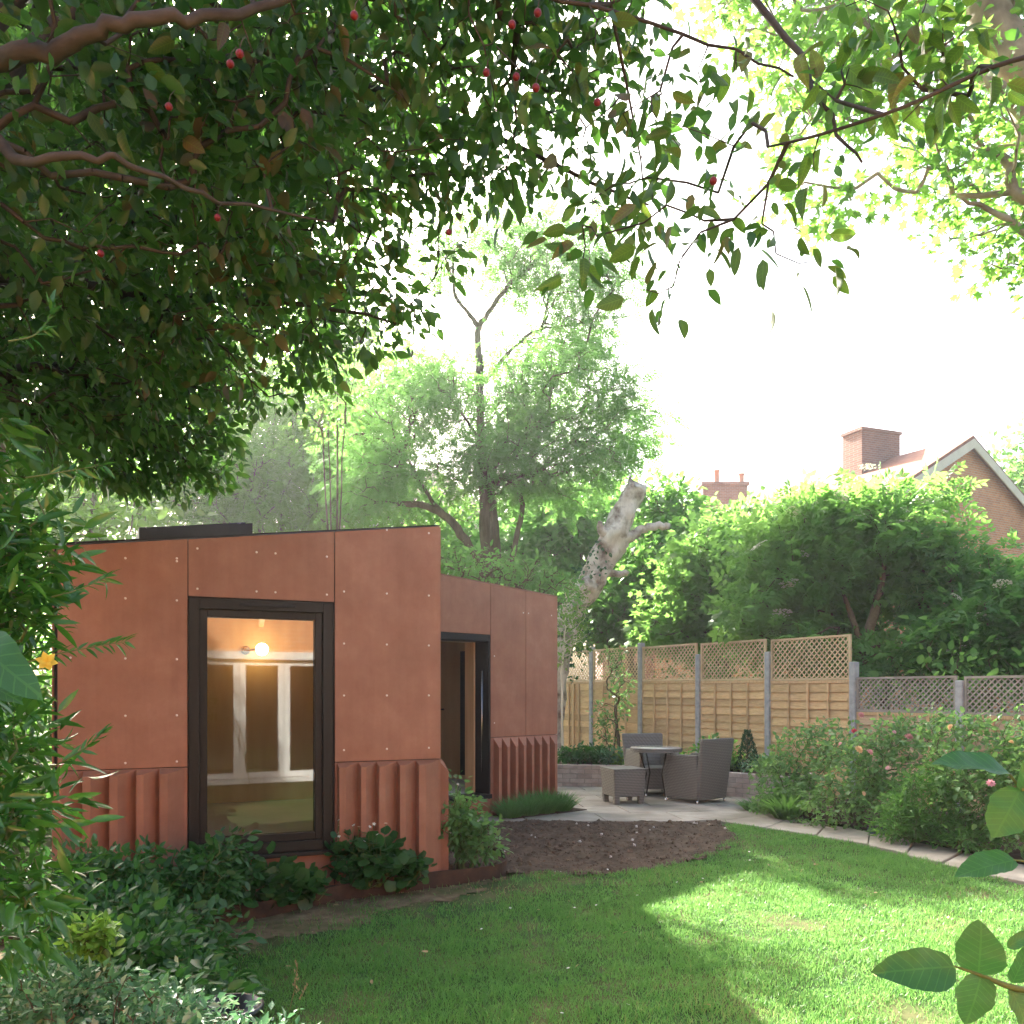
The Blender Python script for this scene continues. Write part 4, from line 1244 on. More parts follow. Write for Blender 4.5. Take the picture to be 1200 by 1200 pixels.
# interior
ins = lambda w, t: None
MB().prism([(-3.0, 6.0), (-0.78, 6.98), (-1.08, 9.6), (0.36, 11.0), (-2.15, 13.2), (-4.72, 9.4)], 0.20, 0.355).build('floor', M['floorpale'], studio)
part = Wall((-4.42, 8.764), (-1.55, 10.02))
MB().hexa(part.box(0, part.L, 0.36, 2.72, -0.06, 0.0, 2.72)).build('partition', M['ply'], studio)
for k in range(5):
    t_ = k / 4
    a_ = np.array((-4.35 + 3.2 * t_, 8.7 + 1.3 * t_)); b_ = np.array((-2.9 + 2.05 * t_, 6.1 + 0.9 * t_))
    z_a, z_b = 2.32 + 0.2 * t_, 2.36 + 0.28 * t_
    w_ = Wall(b_, a_)
    MB().hexa(w_.box(0, w_.L, z_b - 0.14, z_b, -0.025, 0.025, z_a, z_a - 0.14)).build('joist', M['timber'], studio)
lp = P(307, 761, 9.22)
lamp = thing('globe_wall_lamp', 'small lit globe lamp on the plywood wall inside the big window', 'lamp', tuple(lp))
g = MB()
pr_ = [(0.001, -0.068)] + [(0.068 * math.cos(a), 0.068 * math.sin(a)) for a in np.linspace(-1.3, 1.3, 12)] + [(0.001, 0.068)]
g.lathe(pr_, tuple(lp), 20); g.build('globe', M['globe'], lamp, True)
br_ = MB(); wallp = part.pt(float(np.dot(lp[:2] - part.a, part.d)) - 0.14, lp[2], 0.0)
br_.tube([wallp + np.array((part.n[0], part.n[1], 0)) * 0.002, wallp + np.array((part.n[0], part.n[1], 0)) * 0.05], [0.05, 0.045], 16)
br_.tube([wallp + np.array((part.n[0], part.n[1], 0)) * 0.045, lp + np.array((-0.05, -0.02, 0))], 0.012, 8)
br_.build('wall_bracket', M['black'], lamp, True)

# ------------------------------------------------------------------ fences (one straight line, tall part then low part)
ft = [694, 752, 822, 905, 1005, 1126]
FP = []
for px in (651, 694, 752, 822, 905, 1005, 1126):
    Yf = 1060.0 / (59.5 + (83 - 59.5) / 254 * (px - 651)); FP.append(np.array(((px - 600) / F * Yf, Yf)))
dF = (FP[6] - FP[1]); dF /= np.linalg.norm(dF)
step = np.linalg.norm(FP[6] - FP[1]) / 5
fo = FP[1] - dF * step * 2
FPOS = [fo + dF * step * k for k in range(11)]          # k=7 is the post at the end of the tall part
END = 6


def fence(name, label, ids, z_base, z_panel, z_trel, post_top, mats, boards, pitch, slat_gap, post_w):
    a0 = FPOS[ids[0]]
    root = thing(name, label, 'fence', (a0[0], a0[1], 0))
    w = Wall(FPOS[ids[0]], FPOS[ids[-1]])       # its outward side n
    sgn = 1.0 if w.n[0] < 0 else -1.0           # the face towards the garden
    for k, i in enumerate(ids):
        if k in post_top:
            s = step * k
            soften(MB().hexa(w.box(s - post_w / 2, s + post_w / 2, -0.05, post_top[k], -0.05, 0.05)).build('post', M['post'], root), 0.012, 2)
    for k in range(len(ids) - 1):
        s0, s1 = step * k + post_w / 2 + 0.004, step * (k + 1) - post_w / 2 - 0.004
        dz = random.uniform(-0.008, 0.008) - 0.012 * k
        # panel: frame, lapped boards, battens
        fr = MB(); zp = z_panel + dz
        for (x0, x1, z0, z1) in ((s0, s0 + 0.035, z_base, zp), (s1 - 0.035, s1, z_base, zp), (s0 + 0.035, s1 - 0.035, zp - 0.04, zp)):
            fr.hexa(w.box(x0, x1, z0, z1, -0.02, 0.02))
        pan = fr.build('panel', M[mats[1]], root)
        nb = int((zp - 0.05 - z_base) / pitch)
        for b in range(nb):
            z0 = zp - 0.045 - (b + 1) * pitch
            j = [random.uniform(-0.006, 0.006) for _ in range(4)]
            pb_, pt_ = 0.026 + random.uniform(-.003, .004), 0.004
            c = [w.pt(s0 + .036, z0 + j[0], sgn * pb_), w.pt(s1 - .036, z0 + j[1], sgn * pb_), w.pt(s1 - .036, z0 + j[1], sgn * (pb_ - .012)), w.pt(s0 + .036, z0 + j[0], sgn * (pb_ - .012)),
                 w.pt(s0 + .036, z0 + pitch + 0.02, sgn * pt_), w.pt(s1 - .036, z0 + pitch + 0.02, sgn * pt_), w.pt(s1 - .036, z0 + pitch + 0.02, sgn * (pt_ - .009)), w.pt(s0 + .036, z0 + pitch + 0.02, sgn * (pt_ - .009))]
            MB().hexa(c).build('board', M[mats[0]], pan)
        for b in range(1, 4):
            sc = s0 + (s1 - s0) * b / 4
            MB().hexa(w.box(sc - 0.018, sc + 0.018, z_base, zp - 0.042, sgn * 0.0305, sgn * 0.048)).build('batten', M[mats[1]], pan)
        # trellis on top
        zt0, zt1 = zp + 0.003, z_trel + dz
        tf = MB()
        for (x0, x1, z0, z1) in ((s0, s0 + 0.03, zt0, zt1), (s1 - 0.03, s1, zt0, zt1), (s0 + 0.03, s1 - 0.03, zt1 - 0.03, zt1), (s0 + 0.03, s1 - 0.03, zt0, zt0 + 0.03)):
            tf.hexa(w.box(x0, x1, z0, z1, -0.019, 0.019))
        tr = tf.build('trellis', M[mats[2]], root)
        x0, x1, z0, z1 = s0 + 0.03, s1 - 0.03, zt0 + 0.03, zt1 - 0.03
        h = z1 - z0
        for dirn in (1, -1):
            u = x0 - h + slat_gap * 0.5
            while u < x1:
                # line from (u, z0) to (u+h, z1), mirrored for dirn -1
                a_, b_ = (u, z0), (u + h, z1)
                t0 = max(0, (x0 - u) / h); t1 = min(1, (x1 - u) / h)
                if t1 - t0 > 0.05:
                    pa = (u + h * t0, z0 + h * t0); pb = (u + h * t1, z0 + h * t1)
                    if dirn < 0: pa, pb = (x0 + x1 - pa[0], pa[1]), (x0 + x1 - pb[0], pb[1])
                    hw = 0.0125
                    o0, o1 = (0.001, 0.008) if dirn > 0 else (-0.008, -0.001)
                    c = [w.pt(pa[0] - hw, pa[1], o0), w.pt(pa[0] + hw, pa[1], o0), w.pt(pa[0] + hw, pa[1], o1), w.pt(pa[0] - hw, pa[1], o1),
                         w.pt(pb[0] - hw, pb[1], o0), w.pt(pb[0] + hw, pb[1], o0), w.pt(pb[0] + hw, pb[1], o1), w.pt(pb[0] - hw, pb[1], o1)]
                    MB().hexa(c).build('slat', M[mats[2]], tr)
                u += slat_gap
    return root, w, sgn


tall, wt, sgn = fence('tall_fence', 'tall golden lapped board fence with diamond trellis and grey concrete posts', list(range(1, END + 1)), 0.10, 1.79, 2.41,
                      {0: 2.46, 1: 2.46, 2: 2.46, 3: 2.20, 4: 2.18, 5: 1.98}, ('fence', 'batten', 'trellis'), 13, 0.122, 0.088, 0.095)
low, wl2, sgn2 = fence('low_fence', 'lower weathered fence with grey trellis behind the pink roses', list(range(END, END + 5)), 0.02, 1.30, 1.765,
                       {1: 1.71, 2: 1.71, 3: 1.71, 4: 1.71}, ('fence_old', 'batten', 'trellis_grey'), 10, 0.122, 0.075, 0.095)
sv = wt.pt(step * 0.45, 0.3, sgn * 0.09)
MB().hexa(wt.box(step * 0.62, step * 0.66, 0.3, 1.75, sgn * 0.05, sgn * 0.09)).build('upright_batten', M['batten'], tall)

# ------------------------------------------------------------------ patio furniture
def rot_thing(name, label, cat, loc, rz, group=None):
    return thing(name, label, cat, loc, rz, group)

ZP = 0.10
def slab_panel(prof, y0, y1):
    return MB().prism(prof, y0, y1, axis=1)


def armchair(label, loc, rz):
    t = rot_thing('wicker_armchair', label, 'armchair', loc, rz, 'wicker armchairs on the terrace')
    W_ = 0.30
    for s in (-1, 1):       # sides: profile in x (front +) and z
        prof = [(-0.29, 0.05), (0.28, 0.05), (0.30, 0.30), (0.32, 0.60), (0.27, 0.625), (-0.05, 0.64), (-0.27, 0.64), (-0.31, 0.33)]
        y0, y1 = (W_ - 0.06, W_) if s > 0 else (-W_, -W_ + 0.06)
        o = slab_panel(prof, y0, y1).build('arm', M['wicker'], t, False, True); soften(o, 0.015, 2)
    bk = MB(); bk.hexa([(-0.30, -W_ + 0.02, 0.05), (-0.22, -W_ + 0.02, 0.05), (-0.22, W_ - 0.02, 0.05), (-0.30, W_ - 0.02, 0.05),
                        (-0.41, -W_ - 0.02, 0.86), (-0.35, -W_ - 0.02, 0.86), (-0.35, W_ + 0.02, 0.86), (-0.41, W_ + 0.02, 0.86)])
    soften(bk.build('backrest', M['wicker'], t, False, True), 0.02, 2)
    st = MB(); st.box(-0.22, 0.29, -W_ + 0.061, W_ - 0.061, 0.10, 0.40); soften(st.build('seat', M['wicker'], t, False, True), 0.015, 2)
    for sx in (-0.27, 0.26):
        for sy in (-0.27, 0.27):
            f_ = MB(); f_.lathe([(0.012, -0.0), (0.016, 0.012), (0.010, 0.06)], (sx, sy, 0.0), 10); f_.build('foot', M['steel'], t, True, True)
    return t


armchair('grey wicker armchair seen from behind, beside the small conifer', (2.48, 11.55, ZP), math.atan2(0.80, -0.60))
armchair('grey wicker armchair facing the camera behind the round table', (2.02, 12.35, ZP), math.atan2(-0.93, 0.20))

tb = rot_thing('round_table', 'small round glass topped table with thin metal legs', 'table', (1.98, 11.75, ZP), 0.4)
mb = MB(); mb.lathe([(0.001, 0.70), (0.345, 0.70), (0.35, 0.707), (0.345, 0.714), (0.001, 0.714)], sides=36); mb.build('table_top', M['tabletop'], tb, True, True)
mb = MB(); mb.lathe([(0.35, 0.655), (0.36, 0.655), (0.36, 0.699), (0.30, 0.699), (0.30, 0.690), (0.35, 0.690)], sides=36); mb.build('apron', M['wicker'], tb, False, True)
for k in range(4):
    a = k * math.pi / 2
    mb = MB(); mb.tube([(0.27 * math.cos(a), 0.27 * math.sin(a), 0.69), (0.15 * math.cos(a), 0.15 * math.sin(a), 0.35), (0.25 * math.cos(a), 0.25 * math.sin(a), 0.02)], 0.010, 8)
    lg = mb.build('leg', M['steel'] if False else M['frame'], tb, True, True)
    mb = MB(); mb.lathe([(0.014, 0), (0.018, 0.01), (0.012, 0.045)], (0.25 * math.cos(a), 0.25 * math.sin(a), 0.0), 10); mb.build('foot', M['steel'], lg, True, True)

ot = rot_thing('wicker_footstool', 'square grey wicker footstool standing in front of the table', 'footstool', (1.475, 11.35, ZP), 0.30)
mb = MB(); mb.hexa([(-.21, -.21, .10), (.21, -.21, .10), (.21, .21, .10), (-.21, .21, .10), (-.23, -.23, .45), (.23, -.23, .45), (.23, .23, .45), (-.23, .23, .45)])
soften(mb.build('body', M['wicker'], ot, False, True), 0.015, 2)
mb = MB(); mb.box(-.235, .235, -.235, .235, .45, .468); soften(mb.build('top', M['wicker'], ot, False, True), 0.006, 1)
for sx in (-1, 1):
    for sy in (-1, 1):
        mb = MB(); mb.hexa([(sx * .17 - .03, sy * .17 - .03, 0), (sx * .17 + .03, sy * .17 - .03, 0), (sx * .17 + .03, sy * .17 + .03, 0), (sx * .17 - .03, sy * .17 + .03, 0),
                            (sx * .178 - .035, sy * .178 - .035, .12), (sx * .178 + .035, sy * .178 - .035, .12), (sx * .178 + .035, sy * .178 + .035, .12), (sx * .178 - .035, sy * .178 + .035, .12)])
        mb.build('leg', M['wicker'], ot, False, True)

# small black pot at the border edge, little blue box in the rose bed
pc = P(266, 1182, 3.35)
pot = thing('plant_pot', 'black plastic plant pot tucked under the border leaves', 'pot', (pc[0], pc[1], 0))
mb = MB(); mb.lathe([(0.09, 0.02), (0.125, 0.30), (0.14, 0.30), (0.14, 0.335), (0.125, 0.335), (0.12, 0.28), (0.001, 0.27)], (pc[0], pc[1], 0), 24); mb.build('rim', M['plastic'], pot, True)
mb = MB(); mb.lathe([(0.001, 0.271), (0.118, 0.272)], (pc[0], pc[1], 0), 24); mb.build('compost', M['soil'], pot)
gb = G(1026, 985)
sb = thing('garden_box', 'small slate blue box by the path under the roses', 'box', (gb[0] + .15, gb[1] + .35, 0.05), 0.3)
mb = MB(); mb.box(-.07, .07, -.05, .05, 0, .09); soften(mb.build('body', M['bluebox'], sb, False, True), 0.008, 2)
mb = MB(); mb.box(-.075, .075, -.055, .055, .091, .11); soften(mb.build('lid', M['plastic'], sb, False, True), 0.006, 2)

# ------------------------------------------------------------------ houses
def house_gable():
    Y = 27.0
    ap = P(1133, 516, Y)
    root = thing('brick_house', 'red brick gabled house with cream bargeboards rising behind the shrubs', 'house', (ap[0], Y, 0))
    # gable in its own plane; ridge runs back and to the left
    r = nrm(np.array((0.87, 0.50)))                       # along the gable, to the right
    b = np.array((r[1], -r[0])); b = -b if b[1] < 0 else b      # backwards
    half, zr, ze = 5.2, ap[2], ap[2] - 2.9
    c0 = np.array((ap[0], ap[1]))
    def pt(u, v, z): q = c0 + r * u + b * v; return (q[0], q[1], z)
    D = 9.0
    mb = MB()
    V = [pt(-half, 0, 0), pt(half, 0, 0), pt(half, 0, ze), pt(0, 0, zr - 0.12), pt(-half, 0, ze), pt(-half, D, 0), pt(half, D, 0), pt(half, D, ze), pt(0, D, zr - 0.12), pt(-half, D, ze)]
    mb.add(V, [[[0, 1, 2, 3, 4]], [[5, 9, 8, 7, 6]], [[0, 4, 9, 5]], [[1, 6, 7, 2]]]).build('wall', M['brick'], root)
    sl = (zr - ze) / half
    rf = MB()
    for s in (-1, 1):
        u1, z1 = s * (half + 0.35), ze - 0.35 * sl
        c = [pt(0, -0.22, zr - .06), pt(u1, -0.22, z1), pt(u1, D + .2, z1), pt(0, D + .2, zr - .06), pt(0, -0.22, zr + .10), pt(u1, -0.22, z1 + .14), pt(u1, D + .2, z1 + .14), pt(0, D + .2, zr + .10)]
        if s > 0: c = c
        rf.hexa(c)
    rfo = rf.build('roof', M['tiles'], root)
    for s in (-1, 1):
        u1, z1 = s * (half + 0.35), ze - 0.35 * sl
        MB().hexa([pt(0, -.26, zr - .30), pt(u1, -.26, z1 - .25), pt(u1, -.225, z1 - .25), pt(0, -.225, zr - .30), pt(0, -.26, zr - .01), pt(u1, -.26, z1 + .05), pt(u1, -.225, z1 + .05), pt(0, -.225, zr - .01)]).build('bargeboard', M['barge'], rfo)
    # chimney, nearer the camera on the left slope
    ch = MB(); cc = P(1021, 507, 29.6)
    def cq(u, v, z): return (cc[0] + u * 0.93 - v * 0.36, cc[1] + u * 0.36 + v * 0.93, z)
    w_, d_ = 0.84, 0.45
    def cb(e, z0, z1, mbx): mbx.hexa([cq(-w_ - e, -d_ - e, z0), cq(w_ + e, -d_ - e, z0), cq(w_ + e, d_ + e, z0), cq(-w_ - e, d_ + e, z0), cq(-w_ - e, -d_ - e, z1), cq(w_ + e, -d_ - e, z1), cq(w_ + e, d_ + e, z1), cq(-w_ - e, d_ + e, z1)])
    cb(0, 5.0, cc[2] - 0.12, ch)
    cho = ch.build('chimney', M['brick_dark'], rfo)
    cp = MB(); cb(0.05, cc[2] - 0.119, cc[2] - 0.02, cp); cp.build('chimney_cap', M['brick_dark'], rfo)
    vt = MB(); q = np.array(pt(2.6, -0.03, ap[2] - 2.75)); vt.lathe([(0.09, 0), (0.09, 0.12), (0.001, 0.12)], tuple(q), 12); vt.build('vent', M['plastic'], root)
    return root


house_gable()
# antenna pole on the ridge
ab = P(1047, 505, 29.8)
an = thing('tv_aerial', 'thin tall aerial pole beside the broad brick chimney', 'aerial', (ab[0], ab[1], ab[2] - 1))
mb = MB(); mb.tube([ab - [0, 0, 1.0], P(1047, 405, 29.8)], [0.02, 0.014], 6); mb.build('pole', M['aerial'], an)
for k, (py, hw) in enumerate(((412, 0.16), (425, 0.12), (437, 0.10))):
    q = P(1047, py, 29.8); mb = MB(); mb.tube([q - [hw, 0.1, 0], q + [hw, -0.1, 0]], 0.012, 5); mb.build('element', M['aerial'], an)

def far_house():
    c = P(851, 565, 40.0)
    root = thing('terraced_house', 'distant house with a brown chimney stack and two clay pots', 'house', (c[0], 41, 0))
    zr = c[2] - 1.4
    x0, x1 = c[0] - 6, c[0] + 6
    mb = MB(); V = [(x0, 38, 0), (x1, 38, 0), (x1, 38, zr - 3), (x0, 38, zr - 3), (x0, 45, 0), (x1, 45, 0), (x1, 45, zr - 3), (x0, 45, zr - 3)]
    mb.hexa([V[0], V[1], V[5], V[4], V[3], V[2], V[6], V[7]]).build('wall', M['brick_dark'], root)
    rf = MB(); rf.add([(x0 - .3, 37.7, zr - 3.1), (x1 + .3, 37.7, zr - 3.1), (x1 + .3, 41.5, zr), (x0 - .3, 41.5, zr), (x1 + .3, 45.3, zr - 3.1), (x0 - .3, 45.3, zr - 3.1)],
                      [[[0, 1, 2, 3]], [[3, 2, 4, 5]], [[0, 3, 5]], [[1, 4, 2]]]); rfo = rf.build('roof', M['tiles_grey'], root)
    ch = MB(); ch.box(c[0] - 1.05, c[0] + 1.05, 40.2, 41.1, zr - 2, c[2] - .1); ch.build('chimney', M['brick_dark'], rfo)
    ch = MB(); ch.box(c[0] - 1.13, c[0] + 1.13, 40.1, 41.2, c[2] - .099, c[2] + .05); ch.build('chimney_cap', M['brick_dark'], rfo)
    for px, h in ((840, 0.66), (869, 0.5)):
        q = P(px, 565, 40.6); mb = MB(); mb.lathe([(0.15, 0), (0.12, 0.1), (0.12, h - .06), (0.15, h - .05), (0.15, h), (0.1, h)], (q[0], 40.6, c[2] + .051), 12); mb.build('chimney_pot', M['pot'], rfo, True)
    return c
fc = far_house()
q0, q1 = P(882, 575, 40.5), P(882, 500, 40.5)
an2 = thing('tv_aerial', 'faint distant aerial standing behind the clay pots', 'aerial', tuple(q0))
mb = MB(); mb.tube([q0, q1], 0.03, 5); mb.build('pole', M['aerial'], an2)
for py in (502, 509, 516):
    q = P(882, py, 40.5); mb = MB(); mb.tube([q - [.3, 0.1, 0], q + [.25, -.1, 0]], 0.02, 4); mb.build('element', M['aerial'], an2)

def rear_left_house():
    Y = 27.0
    c = P(375, 612, Y)
    root = thing('cream_house', 'cream rendered house with tiled roof glimpsed behind the trees over the studio roof', 'house', (c[0], Y, 0))
    x0, x1, ze = P(335, 0, Y)[0], P(560, 0, Y)[0], P(0, 603, Y)[2]
    mb = MB(); mb.box(x0, x1, Y, Y + 7, 0, ze); mb.build('wall', M['render'], root)
    rf = MB(); rf.add([(x0 - .4, Y - .4, ze - .05), (x1 + .4, Y - .4, ze - .05), (x1 - 1.5, Y + 3.5, ze + 2.3), (x0 + 1.5, Y + 3.5, ze + 2.3), (x1 + .4, Y + 7.4, ze - .05), (x0 - .4, Y + 7.4, ze - .05)],
                      [[[0, 1, 2, 3]], [[3, 2, 4, 5]], [[0, 3, 5]], [[1, 4, 2]], [[0, 5, 4, 1]]]); rf.build('roof', M['tiles_grey'], root)
    for px in (375, 445, 515):
        q = P(px, 630, Y); mb = MB()
        z0, z1, a, b = q[2] - 0.75, q[2] + 0.42, q[0] - .55, q[0] + .55
        for bx in ((a, a + .08, z0, z1), (b - .08, b, z0, z1), (a + .08, b - .08, z0, z0 + .08), (a + .08, b - .08, z1 - .08, z1), (q[0] - .03, q[0] + .03, z0 + .08, z1 - .08)):
            mb.box(bx[0], bx[1], Y - .06, Y - .003, bx[2], bx[3])
        wo = mb.build('window', M['whitepaint'], root)
        mb = MB(); mb.box(a + .08, b - .08, Y - .03, Y - .004, z0 + .08, z1 - .08); mb.build('pane', M['tabletop'], wo)
rear_left_house()

# the house behind the camera, mirrored in the big window
def own_house():
    w = Wall((10.5, 1.45), (-7.0, -5.05))
    if w.n[1] < 0: w.n = -w.n
    root = thing('home_extension', 'brick house extension with white glazed doors mirrored in the big window', 'house', (1.6, -3.5, 0))
    sc = float(np.dot(np.array((2.75, -1.43)) - w.a, w.d)); hw, z1 = 1.15, 2.15
    mb = MB()
    mb.hexa(w.box(0, sc - hw, -0.05, 3.0, -0.3, 0)); mb.hexa(w.box(sc + hw, w.L, -0.05, 3.0, -0.3, 0)); mb.hexa(w.box(sc - hw, sc + hw, z1, 3.0, -0.3, 0))
    mb.build('wall', M['brick'], root)
    mb = MB(); mb.hexa(w.box(0, w.L, 3.002, 3.12, -4.0, 0.06)); mb.build('roof', M['felt'], root)
    mb = MB(); mb.hexa(w.box(sc - hw - .5, sc + hw + .5, -0.04, 2.9, -3.2, -3.0)); mb.build('room_wall', M['render'], root)
    for k in range(3):
        a, b = sc - hw + k * 2 * hw / 3, sc - hw + (k + 1) * 2 * hw / 3
        mb = MB(); frame_boxes(mb, w, a + .004, b - .004, 0.06, z1 - .003, 0.10, -0.12, -0.03)
        do = mb.build('glazed_door', M['whitepaint'], root)
        mb = MB(); mb.hexa(w.box(a + .095, b - .095, 0.15, z1 - .095, -0.08, -0.065)); mb.build('pane', M['glass'], do)
    mb = MB(); mb.hexa(w.box(sc - hw - .06, sc + hw + .06, z1, z1 + .14, 0.002, 0.05)); mb.hexa(w.box(sc - hw - .06, sc + hw + .06, -.03, .055, 0.002, 0.12)); mb.build('lintel', M['whitepaint'], root)
own_house()

# ------------------------------------------------------------------ trees
def E(px, py, Y, rx, rz, ry=None, w=1.0):
    """ellipsoid of foliage round the place seen at (px, py), radii given in photo pixels at that depth"""
    c = P(px, py, Y)
    k = Y / F
    return (c[0], c[1], c[2], rx * k, (ry if ry is not None else (rx + rz) / 2 * k), rz * k, w)


# 1. the purple-leaved plum the photographer stands under
def plum_tree():
    base = (-2.55, 2.75, 0)
    root = thing('plum_tree', 'large dark leaved plum tree with small red fruit overhanging the garden', 'tree', base)
    def L(*a): return [P(*p) for p in a]
    trunk = [np.array(base), (-2.6, 2.8, 0.8), (-2.5, 2.85, 1.6), (-2.35, 2.8, 2.3), (-2.2, 2.9, 3.2), (-2.0, 3.2, 4.2), (-1.8, 3.4, 5.0)]
    limbs = [
        (trunk, [0.15, 0.13, 0.12, 0.11, 0.085, 0.05, 0.02]),
        ([trunk[3]] + L((-120, 120, 2.45), (0, 70, 2.35), (70, 55, 2.3), (130, 34, 2.28), (200, 22, 2.3), (300, 10, 2.4), (430, -30, 2.5), (620, -10, 2.6), (800, 40, 2.6), (930, 90, 2.5)), [0.06, 0.034, 0.028, 0.024, 0.020, 0.017, 0.013, 0.009, 0.007, 0.005, 0.003]),
        ([trunk[2]] + L((-60, 210, 2.6), (30, 190, 2.4), (105, 187, 2.35), (160, 195, 2.4), (260, 235, 2.6), (390, 260, 2.9)), [0.05, 0.026, 0.014, 0.010, 0.008, 0.006, 0.003]),
        ([trunk[3]] + L((-20, 330, 3.4), (180, 350, 3.7), (330, 355, 3.9), (470, 380, 4.0)), [0.05, 0.03, 0.02, 0.012, 0.004]),
        ([trunk[4]] + L((100, -80, 3.4), (320, 60, 3.6), (520, 130, 3.6), (640, 190, 3.4), (760, 240, 3.2)), [0.05, 0.032, 0.022, 0.014, 0.009, 0.004]),
        ([trunk[3]] + L((60, 430, 4.2), (150, 500, 4.6), (260, 560, 4.9)), [0.045, 0.03, 0.018, 0.005]),
        ([trunk[4]] + L((300, -150, 3.2), (700, -120, 2.9), (900, 20, 2.5), (960, 120, 2.3), (1010, 190, 2.2)), [0.045, 0.025, 0.015, 0.010, 0.006, 0.003]),
    ]
    nodes, par = [], []
    for k, (pts, rad) in enumerate(limbs):
        sp = subdiv(pts, 5, 0.006)
        rr = np.interp(np.linspace(0, 1, len(sp)), np.linspace(0, 1, len(rad)), rad)
        MB().tube(sp, rr, 10).build('trunk' if k == 0 else 'limb', M['bark_plum'], root, True)
        for i, p in enumerate(sp):
            nodes.append(p); par.append(0 if i == 0 else len(nodes) - 2)
    # the low spray that reaches across to the right
    mb = MB(); sp = subdiv([P(1230, 60, 2.0), P(1160, 80, 2.0), P(1060, 125, 2.05), P(960, 158, 2.1), P(900, 172, 2.2)], 4)
    mb.tube(sp, np.linspace(0.006, 0.003, len(sp)), 6).build('limb', M['bark_plum'], root, True)
    for i, p in enumerate(sp):
        nodes.append(p); par.append(0 if i == 0 else len(nodes) - 2)
    blobs = [
        E(60, 60, 2.6, 190, 110, 0.45), E(260, 60, 2.9, 160, 110, 0.6), E(120, 240, 3.0, 190, 120, 0.7), E(320, 220, 3.2, 150, 110, 0.7),
        E(90, 400, 3.8, 180, 110, 0.8), E(270, 370, 3.9, 160, 90, 0.8), E(60, 500, 4.4, 120, 80, 0.7), E(170, 500, 4.6, 110, 75, 0.6), E(-60, 300, 3.3, 150, 300, 0.8),
        E(400, 340, 3.9, 90, 70, 0.5), E(450, 380, 3.8, 60, 32, 0.35), E(430, 130, 3.2, 130, 120, 0.7), E(560, 110, 3.1, 120, 110, 0.6), E(560, 30, 3.0, 200, 60, 0.6),
        E(640, 170, 2.9, 80, 75, 0.45, .9), E(680, 235, 2.8, 45, 40, 0.25, .5), E(730, 110, 2.8, 90, 80, 0.45, .75), E(760, 215, 2.7, 70, 50, 0.3, .6), E(790, 280, 2.5, 36, 36, 0.2, .3),
        E(810, 80, 2.6, 70, 60, 0.35, .18), E(850, 180, 2.5, 55, 45, 0.3, .18), E(920, 50, 2.4, 60, 50, 0.25, .05), E(950, 200, 2.3, 45, 30, 0.2, .08), E(870, 260, 2.3, 40, 36, 0.2, .22), E(220, 560, 4.9, 40, 26, 0.3),
        E(660, 10, 2.9, 140, 50, 0.45, .5), E(520, 230, 3.4, 60, 50, 0.4),
        # deeper part of the crown, over the front of the studio
        E(60, 330, 5.6, 150, 110, 1.0), E(200, 260, 5.8, 150, 120, 1.0), E(330, 200, 5.6, 120, 110, 0.9), E(90, 130, 5.4, 170, 130, 1.0), E(250, 80, 5.4, 170, 110, 1.0), E(60, 470, 5.4, 100, 80, 0.8), E(-120, 300, 5.4, 160, 220, 1.0), E(430, 60, 5.0, 120, 110, 0.8), E(170, 440, 5.6, 110, 70, 0.7), E(320, 330, 5.4, 90, 60, 0.7),
        # above and beside the picture
        E(200, -200, 3.2, 420, 200, 1.1), E(650, -170, 3.0, 240, 110, 0.7, .5), E(-300, 100, 3.3, 220, 320, 1.2), E(100, -500, 3.6, 400, 200, 1.2),
    ]
    pts = blob_points(blobs, 7800, 0.20, 4.0, 2, shell=0.30)
    sparse = [E(1000, 160, 2.15, 60, 50, 0.15), E(940, 290, 2.2, 55, 16, 0.1), E(1030, 60, 2.2, 90, 45, 0.2), E(690, 290, 2.6, 25, 25, 0.15), E(790, 330, 2.4, 45, 18, 0.12), E(1100, 90, 2.05, 70, 30, 0.12)]
    pts = np.vstack([pts, blob_points(sparse, 34, 0, 1, 0, 0.1)])
    A, pr, tips = grow(nodes, par, pts, 0.25)
    r = radii_of(pr, len(nodes), 0.0013)
    V, Fc = edges_mesh(A, pr, np.minimum(r, 0.012), len(nodes), 4)
    mesh_obj('branches', V, [Fc], M['bark_plum'], root, True)['kind'] = 'stuff'
    pos, d, up, sz = spray(A, pr, tips, 10, 0.052, 0.056, 0.34, 0.55, 0.45, 0.8)
    Yd = pos[:, 1]
    px = 600 + F * pos[:, 0] / Yd; py = HOR - F * (pos[:, 2] - CAMZ) / Yd
    ok = Yd > 1.5
    pos, d, up, sz, Yd, px, py = (a[ok] for a in (pos, d, up, sz, Yd, px, py))
    seen = (px > 0) & (px < 1200) & (py > 0) & (py < 640)
    size_px = np.where(seen, sz / Yd, 0) * np.where(px > 620, 1.25, 1.0)
    big = np.argsort(-size_px)[:300]
    rest = np.setdiff1d(np.arange(len(pos)), big)
    T_PLUM = t_oval(0.68, 0.16, 0.16, 3)
    leaves_obj('crown', pos[rest], d[rest], up[rest], sz[rest], T_PLUM, M['plum'], root, True, 2.5)
    lm = [raw_mesh('leaf', *(lambda vt: (vt[0], [vt[1]]))(t_oval(w_, f_, dr_, 5)), M['plum_piece'], True) for w_, f_, dr_ in ((0.60, 0.15, 0.15), (0.50, 0.22, 0.25), (0.66, 0.10, 0.08), (0.56, 0.34, 0.45))]
